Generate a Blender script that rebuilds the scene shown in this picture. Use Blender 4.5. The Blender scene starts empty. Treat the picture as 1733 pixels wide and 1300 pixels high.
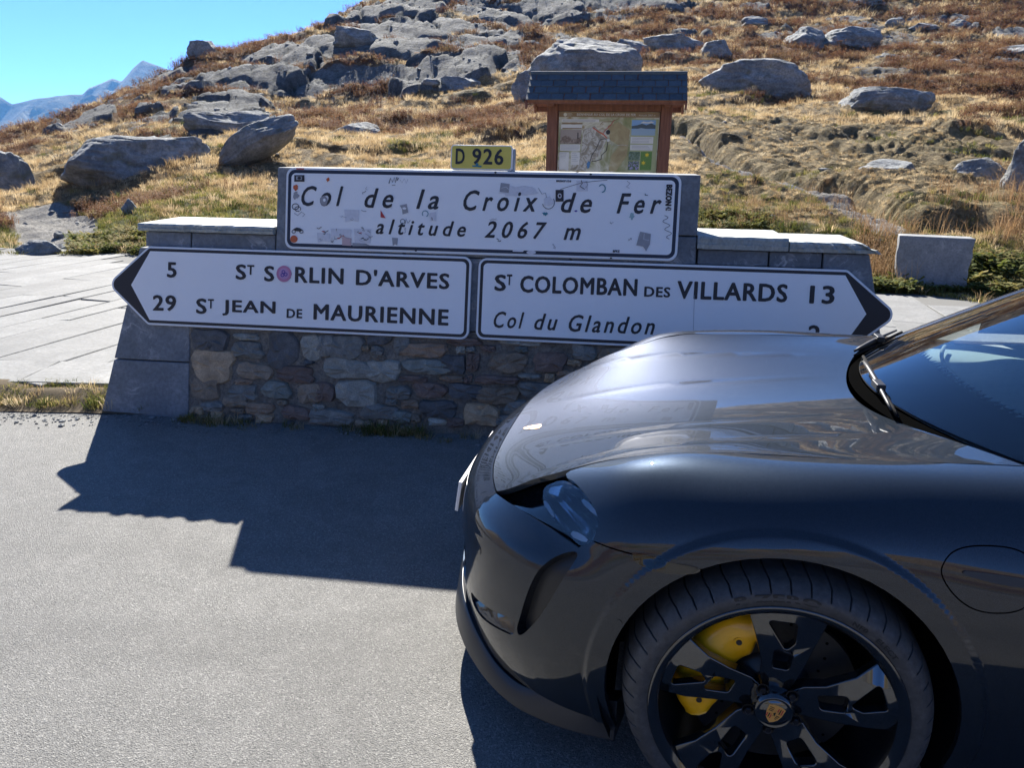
import bpy, bmesh, math, random
import numpy as np
from mathutils import Vector, Matrix
from mathutils.geometry import delaunay_2d_cdt
random.seed(7); RNG = np.random.default_rng(7)
SC = bpy.context.scene; COL = SC.collection
R_ = math.radians
# ---------------------------------------------------------------- camera
PW, PH, FPX, EYE = 1733., 1300., 1300., 1.62
PITCH, ROLL = R_(16.5), R_(.924)
cF = np.array([0, math.cos(PITCH), -math.sin(PITCH)]); _r = np.array([1., 0, 0]); _u = np.array([0, math.sin(PITCH), math.cos(PITCH)])
cR = math.cos(ROLL)*_r + math.sin(ROLL)*_u; cU = -math.sin(ROLL)*_r + math.cos(ROLL)*_u
CAMP = np.array([0, 0, EYE])
cd = bpy.data.cameras.new('camera'); cam = bpy.data.objects.new('camera', cd); COL.objects.link(cam)
cam.matrix_world = Matrix(((cR[0], cU[0], -cF[0], 0), (cR[1], cU[1], -cF[1], 0), (cR[2], cU[2], -cF[2], EYE), (0, 0, 0, 1)))
cd.sensor_fit = 'HORIZONTAL'; cd.sensor_width = 36; cd.lens = 36*FPX/PW; cd.clip_start = .05; cd.clip_end = 30000
SC.camera = cam
# ---------------------------------------------------------------- light
SUN_AZ, SUN_EL = R_(-8.35), R_(36.1)
W = bpy.data.worlds.new('World'); SC.world = W; W.use_nodes = True
wn = W.node_tree; wn.nodes.clear()
sk = wn.nodes.new('ShaderNodeTexSky'); sk.sky_type = 'NISHITA'; sk.sun_disc = False
sk.sun_elevation = SUN_EL; sk.sun_rotation = SUN_AZ; sk.altitude = 2067; sk.air_density = .5; sk.dust_density = 0.0; sk.ozone_density = 10.0
bg = wn.nodes.new('ShaderNodeBackground'); bg.inputs[1].default_value = .072
wo = wn.nodes.new('ShaderNodeOutputWorld'); wn.links.new(sk.outputs[0], bg.inputs[0]); wn.links.new(bg.outputs[0], wo.inputs[0])
sl = bpy.data.lights.new('sun', 'SUN'); sl.energy = 4.2; sl.angle = R_(.53); sl.color = (1, .95, .86)
so = bpy.data.objects.new('sun', sl); COL.objects.link(so)
sdir = Vector((math.sin(SUN_AZ)*math.cos(SUN_EL), math.cos(SUN_AZ)*math.cos(SUN_EL), math.sin(SUN_EL)))
so.rotation_euler = sdir.to_track_quat('Z', 'Y').to_euler(); so.location = (-3, 20, 15)
SC.view_settings.view_transform = 'Standard'; SC.view_settings.look = 'None'; SC.view_settings.exposure = 1.9; SC.view_settings.gamma = 1
SC.view_settings.use_curve_mapping = False

# ---------------------------------------------------------------- helpers
def ray(px, py):
    return cF + cR*(px-PW/2)/FPX - cU*(py-PH/2)/FPX
def gpt(px, py, z=0.):
    r = ray(px, py); return CAMP + r*((z-EYE)/r[2])
class NT:
    def __init__(s, name):
        s.m = bpy.data.materials.new(name); s.m.use_nodes = True; s.t = s.m.node_tree; s.t.nodes.clear()
        s.out = s.n('ShaderNodeOutputMaterial'); s.b = s.n('ShaderNodeBsdfPrincipled'); s.l(s.b.outputs[0], s.out.inputs[0])
        s._oc = None
    def n(s, t, **k):
        x = s.t.nodes.new(t)
        for a, v in k.items(): setattr(x, a, v)
        return x
    def l(s, a, b): s.t.links.new(a, b)
    def oc(s):
        if not s._oc: s._oc = s.n('ShaderNodeTexCoord').outputs['Object']
        return s._oc
    def noise(s, scale, detail=4, rough=.55, vec=None, dist=0, out=0):
        x = s.n('ShaderNodeTexNoise'); x.inputs['Scale'].default_value = scale; x.inputs['Detail'].default_value = detail
        x.inputs['Roughness'].default_value = rough; x.inputs['Distortion'].default_value = dist
        s.l(vec or s.oc(), x.inputs['Vector']); return x.outputs[out]
    def vor(s, scale, feat='F1', vec=None, out='Distance', rnd=1):
        x = s.n('ShaderNodeTexVoronoi', feature=feat); x.inputs['Scale'].default_value = scale; x.inputs['Randomness'].default_value = rnd
        s.l(vec or s.oc(), x.inputs['Vector']); return x.outputs[out]
    def ramp(s, fac, stops, interp='LINEAR'):
        x = s.n('ShaderNodeValToRGB'); cr = x.color_ramp; cr.interpolation = interp
        while len(cr.elements) < len(stops): cr.elements.new(.5)
        for e, (p, c) in zip(cr.elements, stops):
            e.position = p; e.color = (c, c, c, 1) if not hasattr(c, '__len__') else (*c[:3], 1)
        s.l(fac, x.inputs[0]); return x.outputs[0]
    def mix(s, fac, a, b, mode='MIX'):
        x = s.n('ShaderNodeMix', data_type='RGBA', blend_type=mode); x.clamp_result = False
        for sock, v in ((x.inputs[0], fac), (x.inputs[6], a), (x.inputs[7], b)):
            if hasattr(v, 'links') or isinstance(v, bpy.types.NodeSocket): s.l(v, sock)
            elif hasattr(v, '__len__'): sock.default_value = (*v[:3], 1)
            else: sock.default_value = v
        return x.outputs[2]
    def math(s, op, a, b=0.):
        x = s.n('ShaderNodeMath', operation=op)
        for sock, v in ((x.inputs[0], a), (x.inputs[1], b)):
            if isinstance(v, bpy.types.NodeSocket): s.l(v, sock)
            else: sock.default_value = v
        return x.outputs[0]
    def attr(s, name, out='Color'):
        x = s.n('ShaderNodeAttribute', attribute_name=name); return x.outputs[out]
    def bump(s, h, strength=.5, dist=.01, prev=None):
        x = s.n('ShaderNodeBump'); x.inputs['Strength'].default_value = strength; x.inputs['Distance'].default_value = dist
        s.l(h, x.inputs['Height'])
        if prev: s.l(prev, x.inputs['Normal'])
        return x.outputs[0]
    def set(s, **k):
        for a, v in k.items():
            i = s.b.inputs[a.replace('_', ' ')]
            if isinstance(v, bpy.types.NodeSocket): s.l(v, i)
            elif hasattr(v, '__len__') and len(v) == 3 and i.type == 'RGBA': i.default_value = (*v, 1)
            else: i.default_value = v
        return s
def simple(name, col, rough=.6, metal=0, var=.12, scale=8, bump=0, **k):
    n = NT(name); f = n.noise(scale, 5)
    c = n.mix(f, [x*(1-var) for x in col], [min(1, x*(1+var)) for x in col])
    n.set(Base_Color=c, Roughness=rough, Metallic=metal, **k)
    if bump: n.set(Normal=n.bump(n.noise(scale*6, 4), .5, bump))
    return n.m
def link(o, parent=None):
    COL.objects.link(o)
    if parent: o.parent = parent
    return o
def tag(o, label=None, cat=None, group=None, kind=None):
    if label: o['label'] = label
    if cat: o['category'] = cat
    if group: o['group'] = group
    if kind: o['kind'] = kind
    return o
def empty(name, loc=(0, 0, 0), rz=0, mat=None):
    o = bpy.data.objects.new(name, None); COL.objects.link(o); o.empty_display_size = .1
    if mat is not None: o.matrix_world = mat
    else: o.location = loc; o.rotation_euler = (0, 0, rz)
    return o
def meshobj(name, V, F, mat=None, parent=None, smooth=False, bevel=0, mats=None, idx=None, seg=2):
    me = bpy.data.meshes.new(name); me.from_pydata([tuple(map(float, v)) for v in V], [], [tuple(map(int, f)) for f in F]); me.update()
    for m in (mats or ([mat] if mat else [])): me.materials.append(m)
    if idx is not None: me.polygons.foreach_set('material_index', idx)
    if smooth: me.polygons.foreach_set('use_smooth', [True]*len(me.polygons))
    o = bpy.data.objects.new(name, me); link(o, parent)
    if bevel:
        b = o.modifiers.new('b', 'BEVEL'); b.width = bevel; b.segments = seg; b.limit_method = 'ANGLE'; b.angle_limit = R_(35)
        if smooth or seg > 1:
            me.polygons.foreach_set('use_smooth', [True]*len(me.polygons))
            b.harden_normals = True
    return o
def box(lo, hi):
    x0, y0, z0 = lo; x1, y1, z1 = hi
    V = [(x0,y0,z0),(x1,y0,z0),(x1,y1,z0),(x0,y1,z0),(x0,y0,z1),(x1,y0,z1),(x1,y1,z1),(x0,y1,z1)]
    return V, [(0,3,2,1),(4,5,6,7),(0,1,5,4),(1,2,6,5),(2,3,7,6),(3,0,4,7)]
def boxo(name, lo, hi, mat, parent=None, bevel=0): return meshobj(name, *box(lo, hi), mat, parent, bevel=bevel)
def prism(poly, y0, y1, holes=()):
    """poly in (x,z) extruded along y; y0 = front (towards -y)"""
    pts = [Vector(p) for p in poly]; edges = [(i, (i+1) % len(poly)) for i in range(len(poly))]
    base = len(pts)
    for h in holes:
        b = len(pts); pts += [Vector(p) for p in h]; edges += [(b+i, b+(i+1) % len(h)) for i in range(len(h))]
    if holes:
        vs, es, fs, ov, oe, of = delaunay_2d_cdt(pts, edges, [], 2, 1e-6)
        def inp(q, P):
            c = False; n = len(P)
            for i in range(n):
                a, b = P[i], P[(i+1) % n]
                if (a[1] > q[1]) != (b[1] > q[1]) and q[0] < (b[0]-a[0])*(q[1]-a[1])/(b[1]-a[1])+a[0]: c = not c
            return c
        fs = [f for f in fs if inp(sum((vs[i] for i in f), Vector((0, 0)))/len(f), poly) and not any(inp(sum((vs[i] for i in f), Vector((0, 0)))/len(f), h) for h in holes)]
    else:
        vs = pts; fs = [tuple(range(len(pts)))]
    def area(f): return sum(vs[f[i]][0]*vs[f[(i+1) % len(f)]][1]-vs[f[(i+1) % len(f)]][0]*vs[f[i]][1] for i in range(len(f)))
    fs = [tuple(f) if area(f) > 0 else tuple(f[::-1]) for f in fs]
    n = len(vs); V = [(v[0], y0, v[1]) for v in vs]+[(v[0], y1, v[1]) for v in vs]
    F = list(fs)+[tuple(i+n for i in f[::-1]) for f in fs]
    cnt = {}
    for f in fs:
        for i in range(len(f)): cnt[(f[i], f[(i+1) % len(f)])] = 1
    for (a, b) in cnt:
        if (b, a) not in cnt: F.append((b, a, a+n, b+n))
    return V, F
def rounded(poly, rad, n=5):
    out = []; N = len(poly)
    for i in range(N):
        r = rad[i] if hasattr(rad, '__len__') else rad
        p = np.array(poly[i], float); a = np.array(poly[i-1], float)-p; b = np.array(poly[(i+1) % N], float)-p
        la, lb = np.linalg.norm(a), np.linalg.norm(b); a /= la; b /= lb
        if r <= 0: out.append(tuple(p)); continue
        ang = math.acos(max(-1, min(1, a@b))); d = min(r/math.tan(ang/2), la*.48, lb*.48); r = d*math.tan(ang/2)
        c = p+(a+b)/np.linalg.norm(a+b)*(r/math.sin(ang/2))
        s, e = p+a*d-c, p+b*d-c
        a0 = math.atan2(s[1], s[0]); a1 = math.atan2(e[1], e[0]); da = (a1-a0+math.pi) % (2*math.pi)-math.pi
        for k in range(n+1): out.append((c[0]+r*math.cos(a0+da*k/n), c[1]+r*math.sin(a0+da*k/n)))
    return out
def inset(poly, d):
    N = len(poly); P = [np.array(p, float) for p in poly]
    ar = sum(P[i][0]*P[(i+1) % N][1]-P[(i+1) % N][0]*P[i][1] for i in range(N)); sg = 1 if ar > 0 else -1
    out = []
    for i in range(N):
        a = P[i]-P[i-1]; b = P[(i+1) % N]-P[i]; a /= np.linalg.norm(a); b /= np.linalg.norm(b)
        na = np.array([-a[1], a[0]])*sg; nb = np.array([-b[1], b[0]])*sg
        m = (na+nb)/max(.3, 1+na@nb); out.append(tuple(P[i]+m*d))
    return out
def tube(pts, r, n=8, closed=False, cap=True):
    P = [np.array(p, float) for p in pts]; V = []; F = []; N = len(P)
    rr = r if hasattr(r, '__len__') else [r]*N
    up = np.array([0.13, 0.21, .97])
    for i in range(N):
        d = P[(i+1) % N]-P[i-1] if closed else P[min(i+1, N-1)]-P[max(i-1, 0)]
        d /= np.linalg.norm(d)+1e-12; a = np.cross(d, up)
        if np.linalg.norm(a) < .1: a = np.cross(d, [1, 0, 0])
        a /= np.linalg.norm(a); b = np.cross(d, a)
        for k in range(n): t = 2*math.pi*k/n; V.append(P[i]+rr[i]*(a*math.cos(t)+b*math.sin(t)))
    for i in range(N if closed else N-1):
        for k in range(n):
            j = (i+1) % N; F.append((i*n+k, i*n+(k+1) % n, j*n+(k+1) % n, j*n+k))
    if cap and not closed: F += [tuple(range(n))[::-1], tuple((N-1)*n+k for k in range(n))]
    return V, F
def merge(*parts):
    V = []; F = []
    for v, f in parts:
        b = len(V); V += list(v); F += [tuple(i+b for i in q) for q in f]
    return V, F
def disc(c, r, n=20): return [(c[0]+r*math.cos(2*math.pi*i/n), c[1]+r*math.sin(2*math.pi*i/n)) for i in range(n)]
_tc = {}
def textmesh(s, bold=.03, shear=0., space=1.):
    """flat lettering, thickened by laying slightly shifted copies 0.1 mm apart; unit box"""
    k = (s, bold, shear, space)
    if k in _tc: return _tc[k]
    cu = bpy.data.curves.new('t', 'FONT'); cu.body = s; cu.size = 1; cu.shear = shear; cu.space_character = space; cu.resolution_u = 3; cu.fill_mode = 'FRONT'
    o = bpy.data.objects.new('t', cu); COL.objects.link(o)
    dg = bpy.context.evaluated_depsgraph_get(); me = o.evaluated_get(dg).to_mesh()
    V = np.array([v.co[:2] for v in me.vertices]); F = [tuple(p.vertices) for p in me.polygons]
    o.evaluated_get(dg).to_mesh_clear(); bpy.data.objects.remove(o); bpy.data.curves.remove(cu)
    VV = []; FF = []
    for i, (dx, dy) in enumerate(((-1, 0), (1, 0), (0, .7), (0, -.7), (.7, .5), (-.7, -.5), (-.7, .5), (.7, -.5), (0, 0))):
        n_ = len(VV)*len(V); VV.append(np.concatenate([V+np.array([dx, dy])*bold*.9, np.full((len(V), 1), i*.00009)], 1)); FF += [tuple(j+n_ for j in f) for f in F]
    V = np.concatenate(VV); lo, hi = V[:, :2].min(0), V[:, :2].max(0); V[:, :2] = (V[:, :2]-lo)/(hi-lo); _tc[k] = (V, FF, (hi-lo)[0]/(hi-lo)[1]); return _tc[k]
# noise in numpy
def _h(ix, iy, s):
    n = (ix.astype(np.int64)*374761393+iy.astype(np.int64)*668265263+s*1442695041) & 0xffffffff
    n = ((n ^ (n >> 13))*1274126177) & 0xffffffff; n = (n ^ (n >> 16))
    return (n & 0xffffff)/float(0xffffff)
def vn(x, y, s=0):
    ix, iy = np.floor(x), np.floor(y); fx, fy = x-ix, y-iy; fx = fx*fx*fx*(fx*(fx*6-15)+10); fy = fy*fy*fy*(fy*(fy*6-15)+10)
    a, b, c, d = _h(ix, iy, s), _h(ix+1, iy, s), _h(ix, iy+1, s), _h(ix+1, iy+1, s)
    return (a+(b-a)*fx)*(1-fy)+(c+(d-c)*fx)*fy
def fbm(x, y, o=4, s=0, g=.5):
    v = 0; a = 1; t = 0
    for k in range(o):
        v = v+a*vn(x, y, s+k*17); t += a; a *= g; x, y = x*2.03+11.3, y*2.03+5.7
    return v/t
def worley(x, y, s=0):
    ix, iy = np.floor(x), np.floor(y); f1 = np.full_like(x, 9.); f2 = f1.copy(); idv = np.zeros_like(x)
    for dx in (-1, 0, 1):
        for dy in (-1, 0, 1):
            cx, cy = ix+dx, iy+dy; px = cx+_h(cx, cy, s); py = cy+_h(cx, cy, s+5); d = np.hypot(px-x, py-y); r = _h(cx, cy, s+9)
            m = d < f1; f2 = np.where(m, f1, np.minimum(f2, d)); idv = np.where(m, r, idv); f1 = np.where(m, d, f1)
    return f1, f2, idv
def sst(a, b, x):
    t = np.clip((x-a)/(b-a), 0, 1); return t*t*(3-2*t)
# ---------------------------------------------------------------- terrain
# control heights: (pixel column, row, forward distance) read off the photograph and turned into ground points
_ctl = [
 (-300,430,12,0),(-300,330,20,0),(-300,280,30,0),(-300,262,42,0),
 (0,425,12.5,0),(0,360,17,0),(0,325,22,0),(0,295,27,0),(0,266,34,0),(0,251,40,0),
 (150,420,12.8,0),(150,370,16,0),(150,325,20,0),(150,280,26,0),(150,230,33,0),(150,212,40,0),(150,204,45,0),
 (300,400,12.8,0),(300,330,16.5,0),(300,280,21,0),(300,235,27,0),(300,195,38,0),(300,156,46,0),(300,117,56,0),
 (500,380,13,0),(500,310,17,0),(500,250,24,0),(500,205,34,0),(500,190,42,0),(500,125,48,0),(500,90,54,0),(500,62,66,0),
 (700,380,12.5,0),(700,310,16,0),(700,260,22,0),(700,215,31,0),(700,185,40,0),(700,110,48,0),(700,60,58,0),(700,0,70,0),(700,-40,80,0),
 (900,420,11.2,0),(900,300,16,0),(900,235,24,0),(900,190,33,0),(900,140,43,0),(900,80,53,0),(900,20,66,0),(900,-70,84,0),
 (1150,440,10.4,0),(1150,300,15.5,0),(1150,230,22,0),(1150,200,27,0),(1150,150,36,0),(1150,100,46,0),(1150,40,60,0),(1150,-80,84,0),
 (1400,470,10.0,0),(1400,400,11.3,0),(1400,330,14.5,0),(1400,260,20,0),(1400,210,27,0),(1400,150,38,0),(1400,90,50,0),(1400,30,64,0),(1400,-110,90,0),
 (1680,480,9.6,0),(1680,400,11,0),(1680,330,14.2,0),(1680,260,19.5,0),(1680,210,26,0),(1680,150,37,0),(1680,90,49,0),(1680,30,62,0),(1680,-120,88,0),
 (2100,480,10.5,0),(2100,380,14,0),(2100,280,22,0),(2100,180,36,0),(2100,60,60,0),(2100,-100,88,0)]
_cp = []
for px, py, d, _ in _ctl:
    r = ray(px, py); r = r/r[1]; p = CAMP+r*d; _cp.append(p)
_cp += [np.array(p, float) for p in [(-40,52,-2),(-34,60,0),(-60,60,-14),(-60,90,-25),(-40,80,-5),(-28,70,3),(-80,40,-15),(-30,105,-12),(0,125,20),(-12,100,13),(60,120,46),(-45,28,-1.5),(120,90,50)]]
_cp = np.array(_cp)
def _tps(r2): return np.where(r2 > 0, .5*r2*np.log(r2+1e-12), 0)
_X = _cp[:, :2]; _N = len(_X); _K = _tps(((_X[:, None]-_X[None])**2).sum(-1))+np.eye(_N)*.4
_A = np.zeros((_N+3, _N+3)); _A[:_N, :_N] = _K; _A[:_N, _N] = 1; _A[:_N, _N+1:] = _X; _A[_N, :_N] = 1; _A[_N+1:, :_N] = _X.T
_tw = np.linalg.solve(_A, np.concatenate([_cp[:, 2], [0, 0, 0]]))
def edge_y(x): return 10.45-.21*x-np.where(x < -6, (-6-x)*.45, 0)-np.where(x > 4.6, (x-4.6)*.9, 0)
def base_z(x, y):
    x = np.asarray(x, float); y = np.asarray(y, float); sh = x.shape; x = x.ravel(); y = y.ravel(); out = np.empty_like(x)
    for i in range(0, len(x), 40000):
        a, b = x[i:i+40000], y[i:i+40000]; r2 = (a[:, None]-_X[:, 0])**2+(b[:, None]-_X[:, 1])**2
        out[i:i+40000] = _tps(r2)@_tw[:_N]+_tw[_N]+_tw[_N+1]*a+_tw[_N+2]*b
    e = y-edge_y(x); out = np.where(e < 2.0, out*sst(-.2, 2., e)+.10*(1-sst(-.2, 2., e)), out)
    return out.reshape(sh)
def hit(px, py, dmin=9.5):
    r = ray(px, py); r = r/r[1]; d = dmin+np.concatenate([np.arange(0, 40, .1), np.arange(40, 110, .4)])
    P = CAMP[None]+r[None]*d[:, None]; z = base_z(P[:, 0], P[:, 1]); k = np.where(P[:, 2] <= z)[0]
    k = k[0] if len(k) else len(d)-1
    return np.array([P[k, 0], P[k, 1], z[k]])
def seg_d(x, y, pts, w0=None):
    """distance to a polyline and signed side"""
    best = np.full_like(x, 1e9); side = np.zeros_like(x)
    for (a, b) in zip(pts[:-1], pts[1:]):
        dx, dy = b[0]-a[0], b[1]-a[1]; L = dx*dx+dy*dy
        t = np.clip(((x-a[0])*dx+(y-a[1])*dy)/L, 0, 1); ex, ey = x-a[0]-t*dx, y-a[1]-t*dy; d = np.hypot(ex, ey)
        m = d < best; best = np.where(m, d, best); side = np.where(m, np.sign(dx*ey-dy*ex), side)
    return best, side
def inpoly(x, y, P):
    c = np.zeros(x.shape, bool)
    for i in range(len(P)):
        a, b = P[i], P[(i+1) % len(P)]
        c ^= ((a[1] > y) != (b[1] > y)) & (x < (b[0]-a[0])*(y-a[1])/(b[1]-a[1]+1e-12)+a[0])
    return c
def hits(L): return [hit(*p)[:2] for p in L]
PATHL = hits([(90,432),(98,405),(92,385),(85,365),(60,352)])
DITCH = hits([(1120,222),(1180,240),(1240,272),(1300,296),(1350,312),(1400,322),(1450,340),(1500,365),(1560,380),(1640,380)])
TRAMP = hits([(1100, 205), (1340, 212), (1560, 225), (1733, 245), (1790, 430), (1500, 400), (1350, 385), (1170, 340)])
TRACK = hits([(1130,232),(1190,252),(1235,282),(1290,302),(1340,320),(1385,332),(1420,350),(1450,372),(1500,392)])
BANK = hits([(560,262),(700,262),(800,255),(915,238),(1000,228)])
BANK2 = hits([(1130,205),(1250,208),(1340,222),(1480,218),(1600,235),(1733,240)])
# bedrock regions (outline, strength)
ROCKS = [([(235,150),(300,120),(400,100),(520,68),(640,40),(760,30),(880,60),(900,140),(820,140),(700,172),(560,188),(420,186),(300,176)], 1.),
 ([(300,205),(330,182),(440,184),(455,200),(420,225),(330,235)], .8), ([(105,300),(130,262),(185,238),(300,232),(285,262),(230,300),(150,325)], 1.),
 ([(0,262),(45,255),(50,305),(0,318)], .8), ([(60,235),(180,185),(195,200),(110,245)], .8), ([(520,62),(570,40),(640,10),(700,-30),(980,-60),(1260,-60),(1180,20),(1020,45),(880,50),(760,20),(660,48),(560,66)], .9),
 ([(1320,70),(1400,40),(1560,60),(1560,80),(1420,90)], .45), ([(180,215),(260,190),(300,195),(230,232)], .7), ([(90,205),(230,135),(300,112),(300,125),(180,190)], .55)]
ROCKS = [(hits(p), s) for p, s in ROCKS]
def terrain_fields(x, y):
    z = base_z(x, y); D = np.hypot(x, y); e = y-edge_y(x); on = sst(0, 1.2, e)
    wx = x+1.6*(fbm(x*.35, y*.35, 3, 90)-.5); wy = y+1.6*(fbm(x*.35, y*.35, 3, 95)-.5)
    rk = np.zeros_like(x)
    for P, s in ROCKS:
        cx = np.mean([p[0] for p in P]); cy = np.mean([p[1] for p in P])
        rk = np.maximum(rk, np.where(inpoly(wx, wy, P), s, 0))
    rn = fbm(x*.28+3, y*.45, 4, 40)
    rk = rk*sst(.43, .53, fbm(x*.22, y*.55, 4, 51)+.10*rk)
    hi = sst(30, 60, D)
    rk = np.maximum(rk, sst(.66, .72, rn)*hi*.9)
    # bedrock relief: fractured blocks leaning with the slope
    ux = x*.9+y*.25; uy = y*.55-x*.15; k = .6
    f1, f2, idv = worley(ux*.32*k+.3*fbm(x*.5, y*.5, 2, 7), uy*.42*k+.3*fbm(x*.5, y*.5, 2, 8), 3)
    g1, g2, idw = worley(ux*1.1, uy*1.3, 13)
    crack = 1-sst(.0, .10, f2-f1); crack2 = 1-sst(0, .12, g2-g1)
    big = sst(18, 50, D)*.75+.25
    sl2 = (ux*.19+uy*.27+.5*fbm(x*.2, y*.2, 3, 66)) % 1.; rel = (idv-.35)*.95*big+(idw-.5)*.12*big-crack*.36*big-crack2*.06*big+(sst(0, .82, sl2)-sst(.82, 1, sl2)-.4)*.55*big+(fbm(x*.9, y*.9, 4, 60, .45)-.5)*.35*big
    z = z+rk*rel
    # hummocky turf with small terraces
    t1 = fbm(x*.33, y*.6, 4, 21)-.5; t2 = fbm(x*1.3, y*2.0, 3, 31)-.5; t3 = fbm(x*4.2, y*5.0, 3, 41)-.5
    amp = on*(1-rk)
    z = z+amp*(t1*.75*sst(10, 30, D)+.30*t1+t2*(.15+.22*hi)+t3*.05)
    tr = fbm(x*.22, y*.95, 3, 71); fr = (tr*9) % 1.; terr = sst(.0, .35, fr)-fr
    nf = sst(10.5, 13, y)*(1-sst(26, 40, D))
    z = z+amp*terr*.16*nf*sst(-1, 3, x+2)+amp*terr*.22*hi
    dwx = .35*(fbm(x*1.1, y*1.1, 3, 501)-.5); d, s = seg_d(x+dwx, y+dwx, DITCH); wob = fbm(x*1.2, y*1.2, 3, 77)
    far = np.where(s > 0, 1., 0.)
    wl = fbm(x*.45, y*.45, 3, 78); z = z-on*.50*np.exp(-(d/.24)**2)*(.5+.9*wl)+on*.14*far*sst(.1, .6, d)*(1-sst(1.0, 3.2, d))*(.4+wl)
    d2, s2 = seg_d(x, y, TRACK); track = (1-sst(.20, .36, d2+.12*(wob-.5)))*on
    for B, h in ((BANK, .40), (BANK2, .18)):
        d3, s3 = seg_d(x, y+.8*(fbm(x*.6, x*.2, 3, 5)-.5), B)
        z = z-on*h*np.exp(-((d3-.0)/.5)**2)*(.4+wob)+on*h*.6*np.where(s3 > 0, 1, 0)*sst(.05, .4, d3)*(1-sst(1, 4, d3))
    d4, s4 = seg_d(x, y, PATHL); path = (1-sst(.5, .85, d4+.5*(fbm(x*1.7, y*1.7, 3, 12)-.5)))*on
    z = z-path*.06
    cr = np.clip(crack+.45*crack2, 0, 1)
    return z, rk, np.clip(path+track, 0, 1), cr
def grid_mesh(name, X, Y, Z, mat, attrs={}, parent=None, smooth=True):
    ny, nx = X.shape; me = bpy.data.meshes.new(name); V = np.stack([X, Y, Z], -1).reshape(-1, 3).astype(np.float32)
    i = np.arange(ny*nx).reshape(ny, nx); F = np.stack([i[:-1, :-1], i[:-1, 1:], i[1:, 1:], i[1:, :-1]], -1).reshape(-1, 4)
    me.vertices.add(len(V)); me.vertices.foreach_set('co', V.ravel()); me.loops.add(F.size); me.loops.foreach_set('vertex_index', F.ravel().astype(np.int32))
    me.polygons.add(len(F)); me.polygons.foreach_set('loop_start', np.arange(0, F.size, 4, dtype=np.int32)); me.polygons.foreach_set('loop_total', np.full(len(F), 4, np.int32))
    me.update(calc_edges=True); me.validate()
    if smooth: me.polygons.foreach_set('use_smooth', np.ones(len(F), bool))
    for k, v in attrs.items():
        a = me.attributes.new(k, 'FLOAT', 'POINT'); a.data.foreach_set('value', v.ravel().astype(np.float32))
    me.materials.append(mat); o = bpy.data.objects.new(name, me); link(o, parent); return o
def rock_color(n, sc=1.):
    w = n.noise(.35*sc, 3); big = n.noise(.9*sc, 6, .65, dist=.6); fine = n.noise(9*sc, 8, .7)
    c = n.ramp(big, [(.25, (.11, .115, .12)), (.45, (.21, .215, .215)), (.6, (.31, .31, .30)), (.78, (.44, .43, .41))])
    c = n.mix(n.ramp(n.noise(2.2*sc, 6, .6), [(.55, 0), (.68, .8)]), c, (.12, .115, .075))
    c = n.mix(n.ramp(fine, [(.35, .55), (.6, 0)]), c, (.05, .053, .055))
    c = n.mix(n.ramp(n.noise(5*sc, 5, .7), [(.62, 0), (.7, .5)]), c, (.45, .45, .42))
    return c, fine
def terrain_mat():
    n = NT('hillside_turf_and_rock'); rk = n.attr('rock', 'Fac'); pa = n.attr('path', 'Fac'); gr = n.attr('green', 'Fac'); hz = n.attr('heather', 'Fac'); ck = n.attr('crack', 'Fac')
    rc, fine = rock_color(n)
    rc = n.mix(n.math('MULTIPLY', ck, .55), rc, (.035, .034, .03))
    g = n.ramp(n.noise(1.3, 8, .7), [(.3, (.15, .10, .055)), (.45, (.30, .215, .11)), (.58, (.48, .37, .205)), (.75, (.60, .49, .30))])
    g = n.mix(n.ramp(n.noise(14, 6, .75), [(.38, .75), (.58, 0)]), g, (.05, .035, .018))
    tm_ = n.attr('tramp', 'Fac'); g = n.mix(n.math('MULTIPLY', tm_, .85), g, n.ramp(n.noise(3.5, 8, .75), [(.32, (.06, .042, .02)), (.45, (.20, .15, .075)), (.58, (.37, .29, .155)), (.75, (.50, .41, .25))]))
    g = n.mix(n.math('MULTIPLY', gr, .8), g, n.ramp(n.noise(6, 6, .7), [(.3, (.05, .065, .015)), (.6, (.14, .16, .035)), (.8, (.25, .25, .07))]))
    h = n.ramp(n.noise(5, 7, .75), [(.3, (.055, .030, .020)), (.5, (.15, .082, .050)), (.62, (.22, .135, .070)), (.8, (.30, .20, .11))])
    g = n.mix(hz, g, h)
    edge = n.ramp(n.math('ADD', rk, n.math('MULTIPLY', n.math('SUBTRACT', n.noise(4, 6, .7), .5), .9)), [(.40, 0), (.52, 1)])
    c = n.mix(edge, g, rc)
    pc = n.ramp(n.noise(25, 6, .7), [(.3, (.24, .23, .21)), (.6, (.42, .40, .37)), (.8, (.55, .53, .50))])
    c = n.mix(n.ramp(pa, [(.35, 0), (.6, 1)]), c, pc)
    b = n.bump(n.noise(3.2, 8, .72), 1., .35); b = n.bump(n.noise(18, 6, .75), .9, .06, b)
    n.set(Base_Color=c, Roughness=.95, Normal=b, Specular_IOR_Level=.25); return n.m
M_TERR = terrain_mat()
def masks(x, y, z, rk, path):
    D = np.hypot(x, y); e = y-edge_y(x)
    near = 1-sst(1.5, 7, e); lg = fbm(x*.5, y*.5, 4, 101)
    green = np.clip(near*sst(.40, .62, lg+.12)*1.1+sst(.6, .7, fbm(x*.4, y*.8, 4, 131))*.7*(1-sst(30, 45, D)), 0, 1)
    green = np.maximum(green, (1-sst(.8, 2.2, np.hypot((x+7.6)/1.6, (y-13.4)/2.4)))*.95)
    hea = sst(.48, .57, fbm(x*.23+2, y*.42, 5, 111)+.13*sst(32, 60, D)-.13*(1-sst(24, 34, D)))*(1-rk*.5)
    hea = np.maximum(hea*.95, 0)
    return green, hea
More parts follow.
